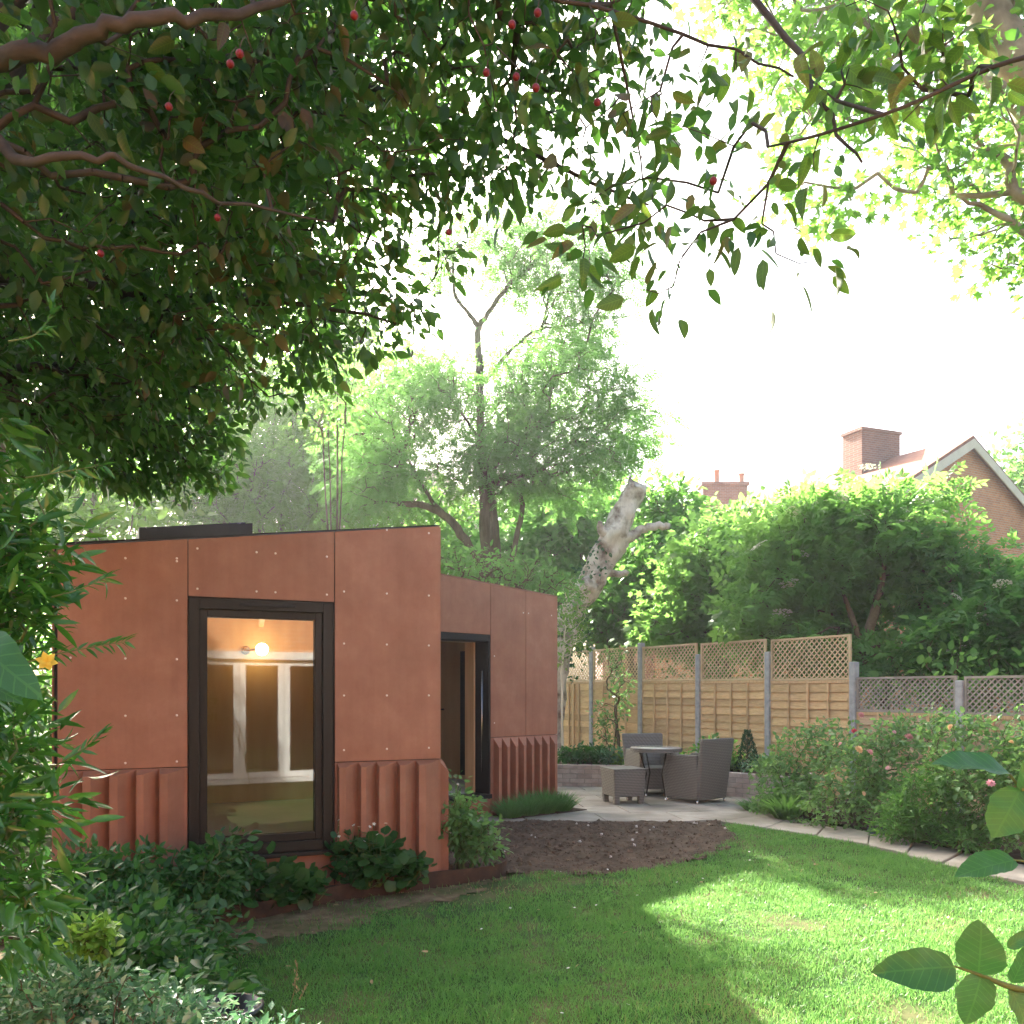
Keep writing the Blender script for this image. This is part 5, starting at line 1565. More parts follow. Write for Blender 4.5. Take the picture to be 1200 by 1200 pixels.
    for i in big:
        x = Vector(nrm(d[i])); z = Vector(up[i]); z = (z - z.dot(x) * x).normalized(); y = z.cross(x)
        mt = Matrix((x, y, z)).transposed().to_4x4()
        o = link('leaf', lm[int(RNG.integers(len(lm)))], root)
        o.matrix_local = Matrix.Translation(Vector(pos[i] - np.array(base))) @ mt @ Matrix.Scale(float(sz[i]), 4)
    fm = MB(); fm.lathe([(0.001, -1)] + [(math.cos(a) * 1.0, math.sin(a) * 1.02) for a in np.linspace(-1.35, 1.35, 9)] + [(0.12, 0.93), (0.001, 0.90)], sides=14)
    fme = raw_mesh('fruit', np.vstack(fm.V), [np.vstack(f) for f in fm.F.values()], M['fruit'], True)
    for (px_, py_, Y_) in ((415, 18, 2.0), (630, 15, 2.1), (600, 29, 2.1), (281, 63, 2.0), (270, 75, 2.1), (570, 85, 2.2), (628, 103, 2.1), (198, 125, 2.2), (526, 272, 2.6), (836, 212, 2.1), (118, 297, 2.4), (255, 255, 2.4), (605, 90, 2.2), (700, 120, 2.3)):
        q = P(px_, py_, Y_)
        put('fruit', fme, root, q, 0.0098)
        MB().tube([q + [0, 0, 0.012], q + [0.004, 0.0, 0.03], q + [0.012, 0.01, 0.05]], 0.0012, 4).build('stalk', M['bark_plum'], root)
    return root


plum_tree()

# 2. pale airy tree with several stems behind the studio
YB = 17.0
def Lp(pts, Y): return [P(a, b, Y + (c if len(p) > 2 else 0)) for p in pts for a, b, c in [(p + (0,))[:3]]]
tree('false_acacia_tree', 'airy light green tree with several slim trunks behind the studio', tuple(P(572, 0, YB)[:2]) + (0.0,),
     [(Lp([(574, 895), (573, 760), (571, 660), (567, 580), (563, 480), (560, 400), (562, 380)], YB), [0.204, 0.163, 0.136, 0.116, 0.088, 0.068, 0.054]),
      (Lp([(562, 382), (580, 355), (600, 330), (622, 312), (645, 285)], YB), [0.054, 0.048, 0.041, 0.034, 0.014]),
      (Lp([(562, 384), (548, 366), (533, 345), (530, 300), (518, 262)], YB), [0.054, 0.041, 0.034, 0.027, 0.014]),
      (Lp([(573, 670), (550, 640), (525, 607), (495, 592), (466, 590)], YB), [0.102, 0.088, 0.082, 0.068, 0.054]),
      (Lp([(525, 607), (505, 585), (490, 560), (470, 530), (440, 512), (415, 508)], YB), [0.048, 0.041, 0.034, 0.031, 0.027, 0.020]),
      (Lp([(578, 720), (582, 650), (579, 600), (576, 560), (590, 490)], YB + 0.5), [0.102, 0.088, 0.082, 0.075, 0.034]),
      (Lp([(585, 740), (598, 660), (612, 600), (608, 570), (618, 540), (640, 500)], YB), [0.075, 0.061, 0.054, 0.048, 0.041, 0.020]),
      (Lp([(565, 450), (610, 400), (640, 385), (690, 377), (705, 365)], YB), [0.041, 0.031, 0.027, 0.020, 0.014])],
     [E(560, 290, YB, 95, 40, 1.2), E(650, 300, YB, 80, 45, 1.2), E(700, 350, YB, 60, 60, 1.1), E(510, 315, YB, 30, 30, .6), E(640, 400, YB, 80, 26, 1.2), E(480, 470, YB, 85, 40, 1.6), E(530, 445, YB, 60, 34, 1.2, 2.0), E(570, 480, YB, 95, 42, 1.7, 1.5),
      E(660, 460, YB, 90, 50, 1.7), E(720, 500, YB, 65, 30, 1.2), E(750, 520, YB, 45, 18, 0.8), E(640, 540, YB, 90, 35, 1.6), E(700, 560, YB, 60, 40, 1.3), E(500, 545, YB, 80, 32, 1.6), E(580, 550, YB, 70, 30, 1.5), E(430, 560, YB, 60, 45, 1.4)],
     1600, 9, 0.20, 0.25, T_ROB, M['robinia'], M['bark'], 0.0035, 0.36, 1.7, 4, 0.35, flat=1.2)

# 3. bright maple at the top right, trunk leaning in from beyond the frame
YM = 8.3
mb_ = (6.4, 9.0, 0.05)
tree('maple_tree', 'bright sunlit maple with a stout pale trunk at the top of the garden fence', mb_,
     [([np.array(mb_), P(1330, 600, 8.9), P(1290, 350, 8.7), P(1222, 150, 8.5), P(1185, 60, YM), P(1155, 0, YM), P(1150, -150, YM), P(1120, -350, YM)], [0.36, 0.30, 0.27, 0.24, 0.20, 0.18, 0.15, 0.06]),
      ([P(1215, 140, YM), P(1170, 105, YM), P(1130, 70, YM), P(1080, 55, YM - .3), P(1010, 90, YM - .5)], [0.09, 0.07, 0.05, 0.03, 0.012]),
      ([P(1235, 240, 8.5), P(1196, 230, YM), P(1184, 210, YM), P(1180, 188, YM), P(1150, 170, YM)], [0.09, 0.065, 0.05, 0.045, 0.02]),
      ([P(1280, 300, 8.6), P(1230, 290, YM), P(1170, 250, YM), P(1120, 230, YM)], [0.08, 0.05, 0.03, 0.012]),
      ([P(1160, 20, YM), P(1100, -60, YM), P(1010, -80, YM - .4), P(940, -40, YM - .6)], [0.10, 0.07, 0.05, 0.02])],
     [E(980, 55, YM, 60, 55, 0.7), E(1050, 90, YM, 70, 55, 0.7), E(1010, 150, YM, 60, 40, 0.6), E(1120, 170, YM, 70, 50, 0.7), E(1150, 235, YM, 65, 50, 0.7), E(1110, 130, YM, 60, 40, .5), E(940, 110, YM, 50, 50, .6), E(920, 190, YM, 30, 40, .4), E(985, 240, YM, 30, 26, .35), E(1180, 290, YM, 50, 30, 0.5),
      E(1110, 280, YM, 35, 20, 0.35), E(950, 235, YM, 18, 22, 0.25), E(1120, 20, YM + .6, 80, 40, 0.7), E(1230, 100, YM + .5, 90, 160, 0.8), E(900, 10, YM, 70, 40, 0.6), E(1000, -80, YM, 200, 80, 1.2), E(1250, -150, YM, 260, 140, 1.5), E(1060, 215, YM, 30, 22, 0.3),
      E(1300, 250, YM, 100, 120, 1.0)],
     960, 12, 0.13, 0.115, T_MAPLE, M['maple'], M['bark_pale'], 0.004, 0.26, 2.2, 6, 0.35)

# 4. broken dead trunk
dbase = P(640, 0, 15.5); dbase = np.array((dbase[0], 15.5, 0.08))
dead = thing('dead_tree', 'broken bleached dead tree trunk leaning behind the studio', 'tree', tuple(dbase))
YD = 15.2
sp = subdiv([dbase, P(648, 800, YD), P(668, 720, YD), P(688, 690, YD), P(712, 650, YD), P(722, 622, YD), P(735, 596, YD), P(746, 571, YD)], 6)
rad = np.interp(np.linspace(0, 1, len(sp)), np.linspace(0, 1, 8), [0.30, 0.24, 0.20, 0.21, 0.22, 0.23, 0.22, 0.20])
mb = MB(); mb.tube(sp, rad, 22)
V = mb.V[0]
dirs = V - np.repeat(sp, 22, axis=0)
amp = 0.24 * wavy(V, 4.5, 3) + 0.18 * wavy(V, 11, 5) + 0.08 * wavy(V, 29, 5)
V = V + dirs * amp[:, None]
V[-22:, 2] += 0.20 * wavy(V[-22:] * 1.0, 13, 2) + 0.05
mb.V[0] = V
mb.build('trunk', M['deadwood'], dead, True)
for pts, rd in (([P(722, 632, YD), P(738, 628, YD), P(752, 621, YD), P(768, 617, YD), P(784, 617, YD)], [0.16, 0.10, 0.075, 0.07, 0.06]), ([P(700, 664, YD), P(716, 672, YD), P(736, 673, YD)], [0.13, 0.07, 0.05]),
                ([P(692, 688, YD - .1), P(684, 684, YD - .25), P(677, 692, YD - .3)], [0.17, 0.13, 0.09]), ([P(716, 632, YD), P(706, 622, YD - .2), P(703, 612, YD - .2)], [0.12, 0.08, 0.04])):
    sp2 = subdiv(pts, 4, 0.012); mb = MB()
    mb.tube(sp2, np.interp(np.linspace(0, 1, len(sp2)), np.linspace(0, 1, len(rd)), rd), 10).build('snag', M['deadwood'], dead, True)
pos = blob_points([E(700, 655, YD - .25, 16, 22, .15), E(690, 668, YD - .2, 20, 14, .2), E(668, 740, YD - .1, 26, 60, .3)], 420, 0.2, 6, 1)
leaves_obj('ivy', pos, RNG.normal(size=(len(pos), 3)) - [0, 0, .5], RNG.normal(size=(len(pos), 3)) + [0, -1, .5], RNG.uniform(.05, .10, len(pos)), T_OVAL_BROAD, M['ivy'], dead, True)

# 5. shrubs and trees beyond the fence
def back_tree(name, label, px, Y, blobs, n, per, spread, size, tpl, lm, bark='bark', gap=0.15, seed=1, trunk_r=0.12, gapf=1.6, extra=(), cat='tree'):
    b = P(px, 0, Y); b = (b[0], Y, 0.06)
    top = blobs[0]
    limbs = [([np.array(b), np.array(b) * [1, 1, 0] + [0.05, 0, top[2] * 0.35], np.array(top[:3])], [trunk_r, trunk_r * 0.8, trunk_r * 0.3])]
    for q in blobs[1:4]:
        st = np.array(b) * [1, 1, 0] + [0, 0, min(q[2], top[2]) * 0.35]
        limbs.append(([st, (st + np.array(q[:3])) / 2 + [0, 0, 0.2], np.array(q[:3])], [trunk_r * 0.6, trunk_r * 0.4, trunk_r * 0.15]))
    limbs += list(extra)
    return tree(name, label, b, limbs, blobs, n, per, spread, size, tpl, lm, M[bark], 0.004, gap, gapf, seed, 0.3, cat)


umb = umbel_mesh('flower_head', M['cream'])
def umbels(root, spots, Y, s=0.20):
    for px, py in spots:
        q = P(px, py, Y + random.uniform(-0.2, 0.2))
        fh = put('flower_head', umb, root, q, s * random.uniform(0.8, 1.2), (random.uniform(-0.1, 0.7), random.uniform(-0.4, 0.4), random.uniform(0, 6)))
        fh['kind'] = 'stuff'


YE = 13.6
el = back_tree('elder_tree', 'sunlit elder with flat cream flower heads and bare stems behind the tall fence', 1035, YE,
               [E(1010, 640, YE, 90, 55, 1.0), E(940, 650, YE + .3, 70, 60, 0.9), E(1065, 665, YE, 55, 55, 0.9), E(1000, 605, YE + .4, 55, 34, 0.8), E(930, 720, YE, 75, 55, 0.8), E(1010, 720, YE + .5, 70, 50, 0.6), E(1060, 592, YE + .6, 55, 14, .4), E(1105, 575, YE + .5, 22, 8, .2), E(960, 770, YE, 60, 30, 0.5)],
               720, 10, 0.15, 0.21, T_ELDER, M['elder'], 'twig', 0.38, 3, 0.06, 2.8,
               [(Lp([(1022, 800), (1018, 760), (1024, 720), (1032, 690), (1036, 660)], YE - .55), [0.10, 0.085, 0.07, 0.055, 0.03]), (Lp([(1016, 770), (1004, 740), (990, 700)], YE - .4), [0.06, 0.05, 0.03]), (Lp([(1040, 800), (1062, 765), (1075, 730)], YE - .4), [0.05, 0.04, 0.03])])
umbels(el, [(985, 583), (1016, 548), (1003, 608), (928, 600), (1055, 612), (1080, 588), (1062, 600), (940, 650), (925, 685), (915, 720), (890, 640), (1030, 570), (960, 590), (1100, 600)], YE - 0.5, 0.26)
ed2 = back_tree('elder_tree', 'dense dark elder with scattered pale flower heads behind the low fence', 1150, 12.6,
                [E(1140, 715, 12.6, 70, 46, 0.8), E(1210, 720, 12.6, 70, 46, 0.8), E(1110, 740, 12.5, 60, 50, 0.7), E(1180, 760, 12.4, 90, 40, 0.7), E(1270, 740, 12.2, 80, 80, .9), E(1060, 770, 12.6, 40, 30, .4), E(1130, 665, 12.8, 40, 22, .5)],
                560, 10, 0.15, 0.20, T_ELDER, M['elder_dark'], 'twig', 0.34, 5, 0.06, 2.8)
umbels(ed2, [(1131, 758), (1149, 759), (1167, 750), (1187, 758), (1115, 765), (1148, 722), (1190, 730), (1120, 700), (1175, 685)], 12.0, 0.19)
back_tree('sycamore_sapling', 'mid green leafy sapling beside the dead trunk, left of the elder', 850, 16.5,
          [E(845, 655, 16.5, 60, 46, 1.0), E(880, 680, 16.3, 55, 55, 0.9), E(820, 700, 16.5, 55, 50, 0.9), E(860, 720, 16.2, 70, 40, .8), E(905, 640, 16.8, 45, 30, .7), E(800, 740, 16.4, 55, 24, .6)],
          760, 11, 0.19, 0.17, T_MAPLE, M['elder'], 'bark', 0.16, 7, 0.10)
back_tree('dark_hedge_tree', 'deep green bushy tree low beside the foot of the dead trunk', 740, 18.6,
          [E(735, 710, 18.6, 55, 40, 1.0), E(770, 680, 18.6, 45, 60, 1.0), E(700, 730, 18.4, 40, 30, .8), E(790, 620, 19.2, 40, 40, .9), E(770, 590, 19.5, 40, 25, .8), E(790, 720, 18.4, 40, 40, .8)],
          700, 11, 0.22, 0.17, T_OVAL_BROAD, M['elder_dark'], 'bark', 0.14, 2, 0.12)
back_tree('broadleaf_tree', 'soft yellow green bushy tree showing above the lower studio roof', 640, 21.5,
          [E(600, 660, 21.5, 60, 30, 1.2), E(650, 650, 21.5, 60, 40, 1.2), E(545, 660, 21.3, 50, 26, 1.0), E(690, 620, 22, 50, 50, 1.2), E(640, 600, 22.4, 60, 30, 1.2), E(660, 700, 21, 50, 24, .9)],
          800, 10, 0.26, 0.20, T_OVAL_BROAD, M['robinia'], 'bark', 0.2, 9, 0.14)
back_tree('broadleaf_tree', 'glowing yellow green tree over the studio rooflight', 330, 20.5,
          [E(330, 560, 20.5, 100, 40, 1.6), E(250, 560, 20.5, 80, 45, 1.4), E(400, 575, 20.5, 70, 36, 1.2), E(300, 600, 20, 90, 26, 1.2), E(180, 590, 20, 80, 45, 1.4), E(420, 500, 21, 50, 40, 1.0), E(350, 500, 21, 70, 30, 1.2)],
          1000, 10, 0.26, 0.28, T_ROB, M['maple'], 'bark', 0.18, 1, 0.14)
back_tree('broadleaf_tree', 'yellow green tree glimpsed beyond the studio corner at the shrub', 90, 17.5,
          [E(110, 580, 17.5, 90, 50, 1.4), E(30, 560, 17.5, 100, 80, 1.5), E(150, 630, 17, 70, 30, 1.0), E(40, 660, 17, 90, 50, 1.2), E(-80, 600, 17.5, 100, 120, 1.6)],
          620, 10, 0.26, 0.17, T_OVAL_BROAD, M['lime_leaf'], 'bark', 0.25, 3, 0.18)
back_tree('broadleaf_tree', 'loose green tree standing left of the airy tree behind the plum branches', 395, 24.5,
          [E(420, 440, 24.5, 70, 60, 1.6), E(340, 430, 24.5, 80, 60, 1.6), E(240, 450, 24.5, 90, 60, 1.8), E(380, 370, 24.5, 60, 40, 1.2)],
          520, 10, 0.32, 0.22, T_OVAL_BROAD, M['lime_leaf'], 'bark', 0.3, 5, 0.2)
back_tree('broadleaf_tree', 'small airy tree with a thin stem close behind the studio roof', 392, 12.4,
          [E(395, 440, 12.4, 34, 40, .5), E(384, 480, 12.4, 30, 30, .5), E(408, 412, 12.4, 30, 26, .4), E(372, 430, 12.4, 30, 36, .5)],
          75, 9, 0.12, 0.085, T_OVAL_BROAD, M['elder'], 'bark', 0.25, 5, 0.03)
back_tree('broadleaf_tree', 'full mid green tree filling the gap between the studio roof and the plum branches', 300, 22.5,
          [E(300, 520, 22.5, 110, 50, 1.6), E(210, 540, 22.5, 100, 50, 1.6), E(400, 530, 22.5, 80, 50, 1.5), E(470, 590, 22.5, 70, 36, 1.3), E(330, 590, 22.0, 110, 40, 1.4), E(130, 560, 22.5, 90, 60, 1.6), E(530, 610, 22.5, 60, 36, 1.2), E(60, 520, 22.5, 90, 70, 1.5)],
          1250, 11, 0.28, 0.17, T_OVAL_BROAD, M['elder'], 'bark', 0.12, 4, 0.16)
back_tree('philadelphus_shrub', 'light green arching shrub showing just above the lower studio roof', 575, 13.6,
          [E(570, 665, 13.6, 45, 16, .5), E(620, 672, 13.5, 40, 18, .5), E(535, 655, 13.8, 30, 14, .4), E(650, 690, 13.4, 26, 22, .4)],
          170, 7, 0.12, 0.08, T_OVAL, M['robinia'], 'twig', 0.32, 2, 0.02, 2.6, cat='shrub')
back_tree('garden_tree', 'hazy pale tree at the foot of the house gable', 1215, 34.0,
          [E(1200, 540, 34, 40, 40, 1.5), E(1240, 560, 34, 60, 50, 1.8), E(1180, 570, 33.5, 25, 20, .8)],
          220, 10, 0.4, 0.26, T_OVAL_BROAD, M['robinia'], 'bark', 0.2, 8, 0.2)
back_tree('broadleaf_tree', 'green shrubby tree in front of the distant chimney', 900, 24.0,
          [E(905, 612, 24, 50, 22, 1.0), E(850, 625, 24, 60, 24, 1.0), E(955, 600, 24, 45, 24, 1.0), E(800, 615, 24, 30, 20, .7)],
          420, 10, 0.26, 0.2, T_OVAL_BROAD, M['elder'], 'bark', 0.25, 6, 0.1)

for k, lab in enumerate(('dark leafy hedge seen through the trellis near the birch', 'dark leafy hedge seen through the trellis above the table', 'dark leafy hedge behind the last tall fence bay', 'dark undergrowth behind the first low trellis', 'dark undergrowth behind the low trellis at the picture edge')):
    q = FPOS[2] + dF * step * (1.1 + 1.55 * k) + np.array((0.86, 0.51)) * 1.35
    shrub('hedge', lab, (q[0], q[1], 0.05), [(q[0], q[1], 1.15, .95, 1.15, 1.15), (q[0] + .3, q[1] + .2, 1.9, .8, 1.0, .7)], 190, 8, 0.15, 0.11, T_OVAL_BROAD, M['elder'], M['twig'], 'hedge', n_stems=5, r_tip=.003, group='hedges behind the fence')

# slim young birch and climber against the tall fence
bY = 14.3
bb = P(659, 0, bY)
tree('young_birch', 'slim young birch with a white stem at the studio corner', (bb[0], bY, 0.4),
     [([np.array((bb[0], bY, 0.38)), P(659, 820, bY), P(660, 770, bY), P(662, 730, bY), P(664, 690, bY)], [0.022, 0.02, 0.016, 0.010, 0.004])],
     [E(665, 740, bY, 22, 26, .3), E(672, 712, bY, 22, 24, .3), E(655, 765, bY, 16, 16, .2), E(684, 745, bY, 14, 12, .2), E(668, 690, bY, 14, 16, .2)],
     190, 5, 0.06, 0.065, T_DIA, M['lime_leaf'], M['barge'], 0.0015, 0.1, 4, 2)
cY = 14.9
cb_ = P(720, 0, cY)
shrub('climbing_plant', 'leafy climber trained up the fence left of the table', (cb_[0], cY, 0.4), [E(720, 770, cY, 12, 16, .12), E(725, 800, cY, 16, 24, .12), E(728, 830, cY, 8, 14, .1), E(712, 860, cY, 14, 22, .15), E(707, 835, cY, 10, 14, .1)],
      130, 7, 0.06, 0.065, T_OVAL, M['rose_leaf'], M['twig'], 'climber', n_stems=4)
# tall tree beyond the studio whose crown is behind the plum
back_tree('broadleaf_tree', 'tall dense tree far behind the plum crown beyond the studio', -10, 11.6,
          [E(-10, 150, 11.6, 110, 100, 1.2), E(40, 90, 11.6, 80, 80, 1.0), E(-90, 60, 11.6, 110, 110, 1.2), E(-40, -20, 11.6, 100, 70, 1.1), E(-20, 270, 11.6, 110, 70, 1.0)],
          650, 12, 0.26, 0.17, T_OVAL_BROAD, M['elder'], 'bark', 0.12, 3, 0.20)
# hedge closing the garden on the left, beside the studio
hb = (-6.3, 8.2, 0.0)
shrub('boundary_hedge', 'tall dark hedge filling the side of the garden beside the studio', hb,
      [(-6.3, 8.2, 1.3, 1.3, 2.6, 1.4), (-6.0, 6.0, 1.2, 1.3, 1.6, 1.4), (-5.4, 4.6, 1.2, 1.2, 1.2, 1.3), (-7.0, 10.5, 1.6, 1.5, 2.2, 1.6), (-4.6, 6.7, 1.0, 0.8, 0.9, 1.0), (-4.2, 6.5, 1.4, .5, .6, 1.5), (-5.0, 8.0, 1.5, .6, 1.0, 1.6), (-5.7, 9.6, 1.8, .7, 1.0, 1.9)],
      1200, 10, 0.16, 0.12, T_OVAL, M['elder_dark'], M['twig'], 'hedge', n_stems=9, r_tip=0.003)

# ------------------------------------------------------------------ border plants, near left
lb = (-1.75, 2.75, 0.0)
ls, LA, LT = shrub('glossy_shrub', 'tall glossy narrow leaved shrub crowding the near edge of the studio', lb,
      [E(-20, 590, 2.75, 60, 50, .2), E(0, 660, 2.7, 55, 50, .2), E(-20, 740, 2.65, 55, 70, .2), E(-10, 860, 2.6, 50, 60, .18), E(0, 960, 2.6, 60, 60, .2), E(0, 1060, 2.55, 70, 60, .2), E(40, 950, 2.7, 40, 26, .12), E(-70, 500, 2.8, 60, 50, .2), E(-90, 800, 2.7, 60, 230, .25), E(50, 715, 2.75, 26, 14, .08), E(50, 615, 2.8, 36, 22, .1)],
      470, 8, 0.05, 0.085, T_LANCE, M['laurel'], M['stem'], r_tip=0.0014, n_stems=8, droop=0.15, flat=0.5, stretch=0.15)
yf = flower_mesh('flower', M['yellow'], 6, 2, 0.6, 0.9)
put('flower', yf, ls, P(55, 776, 2.4), 0.062, (1.3, 0.2, 0.4))
# long arching shoots of the shrub
for (pts) in ([(20, 780, 2.6), (60, 768, 2.6), (110, 758, 2.6), (146, 752, 2.62)], [(30, 560, 2.6), (80, 552, 2.6), (120, 545, 2.65)], [(10, 400, 2.3), (40, 393, 2.3), (58, 372, 2.35), (60, 358, 2.35)], [(60, 700, 2.6), (95, 690, 2.6), (125, 676, 2.62)], [(60, 900, 2.6), (95, 880, 2.6), (120, 858, 2.62)]):
    sp = subdiv([P(*p) for p in pts], 5)
    MB().tube(sp, np.linspace(0.003, 0.001, len(sp)), 5).build('shoot', M['stem'], ls, True)
    tt_ = nrm(np.gradient(sp, axis=0)); k = np.repeat(np.arange(2, len(sp)), 2)
    side = np.where(np.arange(len(k)) % 2, 1, -1)[:, None]
    dd = nrm(tt_[k] + side * np.array((0, 0.4, 0.7)) * 0.9 + RNG.normal(0, 0.2, (len(k), 3)))
    leaves_obj('shoot_leaves', sp[k], dd, RNG.normal(0, .5, (len(k), 3)) + [0, -.6, .6], RNG.uniform(.03, .06, len(k)), T_LANCE, M['laurel'], ls, True)
# very near big leaf at the left edge
def real_leaf(k):
    V, T = t_oval(0.70 + 0.03 * (k % 3), 0.10 + 0.05 * (k % 2), 0.14 + 0.05 * (k % 3), 13)
    V = V.copy()
    edge = np.abs(V[:, 1]) > 1e-6
    V[edge, 1] *= 1 + 0.03 * np.sin(V[edge, 0] * 41 + k) + 0.03 * np.sin(V[edge, 0] * 17 + 2 * k)
    V[:, 1] += 0.035 * np.sin(V[:, 0] * 3.0 + k) * (1 if k % 2 else -1)
    V[edge, 2] += 0.022 * np.sin(V[edge, 0] * 15 + k * 1.7 + np.sign(V[edge, 1])) + 0.05 * (k % 2) * V[edge, 1]
    return raw_mesh('leaf', V, [T], M['near_leaf'], True)
NLS = [real_leaf(k) for k in range(5)]
def near_leaf(parent, a, b, width_up, scale_w=1.0):
    a, b = np.asarray(a), np.asarray(b)
    x = Vector(nrm(b - a)); L_ = float(np.linalg.norm(b - a)); z = Vector(width_up); z = (z - z.dot(x) * x).normalized(); y = z.cross(x)
    mt = Matrix((x, y, z)).transposed().to_4x4()
    o = link('leaf', NLS[len(parent.children) % 5], parent)
    o.matrix_local = Matrix.Translation(Vector(a - origin_of(parent))) @ mt @ Matrix.Diagonal((L_, L_ * scale_w, L_, 1))
    return o
near_leaf(ls, P(-62, 736, 1.7), P(45, 802, 1.6), (0.2, -0.75, 0.75), 0.72)
near_leaf(ls, P(-45, 790, 1.75), P(22, 812, 1.7), (0.2, -0.7, 0.7), 0.7)

shrub('nettle_patch', 'deep green nettle like plants in the border below the fins', (-1.95, 4.35, 0.0),
      [(-2.15, 4.5, 0.26, .42, .40, .24), (-1.80, 4.65, 0.18, .30, .30, .17), (-1.85, 4.0, 0.24, .38, .35, .20), (-2.45, 5.0, 0.34, .45, .35, .26), (-1.50, 4.0, 0.14, .20, .26, .13), (-1.42, 3.6, .2, .22, .25, .16)],
      900, 9, 0.055, 0.060, T_OVAL, M['nettle'], M['stem'], 'plant', n_stems=18, r_tip=0.0016, base_r=0.5)
shrub('mint_clump', 'taller leafy shoots rising in front of the fins beside the big window', (-2.35, 5.25, 0.05),
      [(-2.25, 5.25, .36, .25, .2, .24), (-2.0, 5.35, .34, .25, .2, .24), (-2.55, 5.1, .40, .25, .2, .3), (-1.85, 5.5, .45, .10, .10, .26)],
      240, 8, 0.05, 0.058, T_OVAL, M['nettle'], M['stem'], 'plant', n_stems=12, r_tip=0.0015, base_r=0.3)
shrub('variegated_shrub', 'low pale green and white leaved shrub at the bottom corner of the border', (-1.30, 2.75, 0.0),
      [(-1.35, 2.80, .46, .34, .26, .16), (-1.05, 2.78, .40, .30, .22, .13), (-1.60, 2.9, .44, .28, .25, .20), (-.85, 2.9, .30, .20, .2, .12)],
      720, 10, 0.035, 0.034, T_DIA, M['pale_leaf'], M['twig'], n_stems=14, r_tip=0.0012, base_r=0.35)
shrub('lime_euphorbia', 'small lime yellow tuft among the dark border leaves', (-1.42, 3.0, 0.0), [E(108, 1098, 2.95, 24, 18, .06)], 46, 8, 0.02, 0.035, T_OVAL, M['lime_leaf'], M['stem'], 'plant', n_stems=3)
# strappy clump against the left border
def tuft(name, label, base, n, h, lean, mat_, cat='plant', group=None, spread=0.08, w=2.5, cl=4.0):
    root = thing(name, label, cat, base, 0, group)
    a = RNG.random(n) * 6.283; r = spread * np.sqrt(RNG.random(n))
    pos = np.stack([base[0] + r * np.cos(a), base[1] + r * np.sin(a), np.full(n, base[2])], 1)
    d = nrm(np.stack([np.cos(a) * lean * r / spread, np.sin(a) * lean * r / spread, np.ones(n)], 1) + RNG.normal(0, 0.12, (n, 3)))
    v, t = T_BLADE
    v = v * np.array((1, w, 1.6))
    leaves_obj('blades', pos, d, np.stack([-np.cos(a), -np.sin(a), 0.3 * np.ones(n)], 1) + RNG.normal(0, .3, (n, 3)), h * RNG.uniform(.6, 1.15, n), (v, t), mat_, root, True, cl)
    return root

# flowering border in front of the window wall
gm = M['geranium']
wfl = flower_mesh('flower', M['white'], 5, 1, 0.35, 0.8)
def geranium(label, px, py, Y, h, r, n, flowers=0, size=0.075):
    b = P(px, 0, Y); b = (b[0], Y, 0.09)
    root, A, tips = shrub('geranium', label, b, [(b[0], b[1], .09 + h * .62, r, r * .75, h * .42), (b[0] - r * .4, b[1], .09 + h * .4, r * .6, r * .6, h * .3), (b[0] + r * .45, b[1] - .03, .09 + h * .4, r * .6, r * .6, h * .3)],
                          n, 4, 0.035, size, T_ROUND, gm, M['stem'], 'plant', n_stems=7, droop=0.0, flat=1.1, group='leafy plants along the window wall')
    for k in range(flowers):
        a = random.uniform(0, 6.28); q = np.array((b[0] + r * .9 * math.cos(a), b[1] - abs(r * .6 * math.sin(a)), .09 + h * random.uniform(.95, 1.35)))
        MB().tube([q - [0, 0, h * .5], q - [0.01, 0, h * .2], q], 0.0018, 4).build('flower_stalk', M['stem'], root)
        put('flower', wfl, root, q, 0.032, (random.uniform(0.2, 1.2), 0, random.uniform(0, 6)))
geranium('large round leaved plant growing under the big window sill', 262, 0, 5.86, 0.40, 0.22, 130)
geranium('low round leaved plant between the window plant and the white flowers', 325, 0, 6.0, 0.24, 0.13, 50)
geranium('round leaved plant with small white flowers below the right hand fins', 428, 0, 6.5, 0.38, 0.22, 120, 12)
geranium('small trailing round leaved plant at the brown edging', 478, 0, 6.62, 0.2, 0.14, 45, 2)
geranium('tiny leafy plant at the foot of the wall under the window corner', 362, 0, 6.12, 0.16, 0.08, 22)
pb = (-0.42, 7.15, 0.09)
pr_o, PA, PT = shrub('peony_bush', 'pale grey green bush with arching sprays at the studio corner', pb,
      [(-.40, 7.15, .42, .22, .22, .22), (-.28, 7.10, .34, .20, .2, .18), (-.52, 7.05, .50, .16, .14, .14), (-.48, 7.05, .78, .05, .05, .12), (-.42, 7.2, .62, .12, .12, .12), (-.62, 7.0, .44, .12, .12, .12)],
      210, 7, 0.045, 0.06, T_OVAL, M['rose_leaf'], M['stem'], n_stems=9, r_tip=0.0015)
for k in range(9):
    q = PA[PT[RNG.integers(len(PT))]]
    put('flower', wfl, pr_o, q + [0, -0.03, 0.02], 0.028, (0.8, 0, random.uniform(0, 6)))

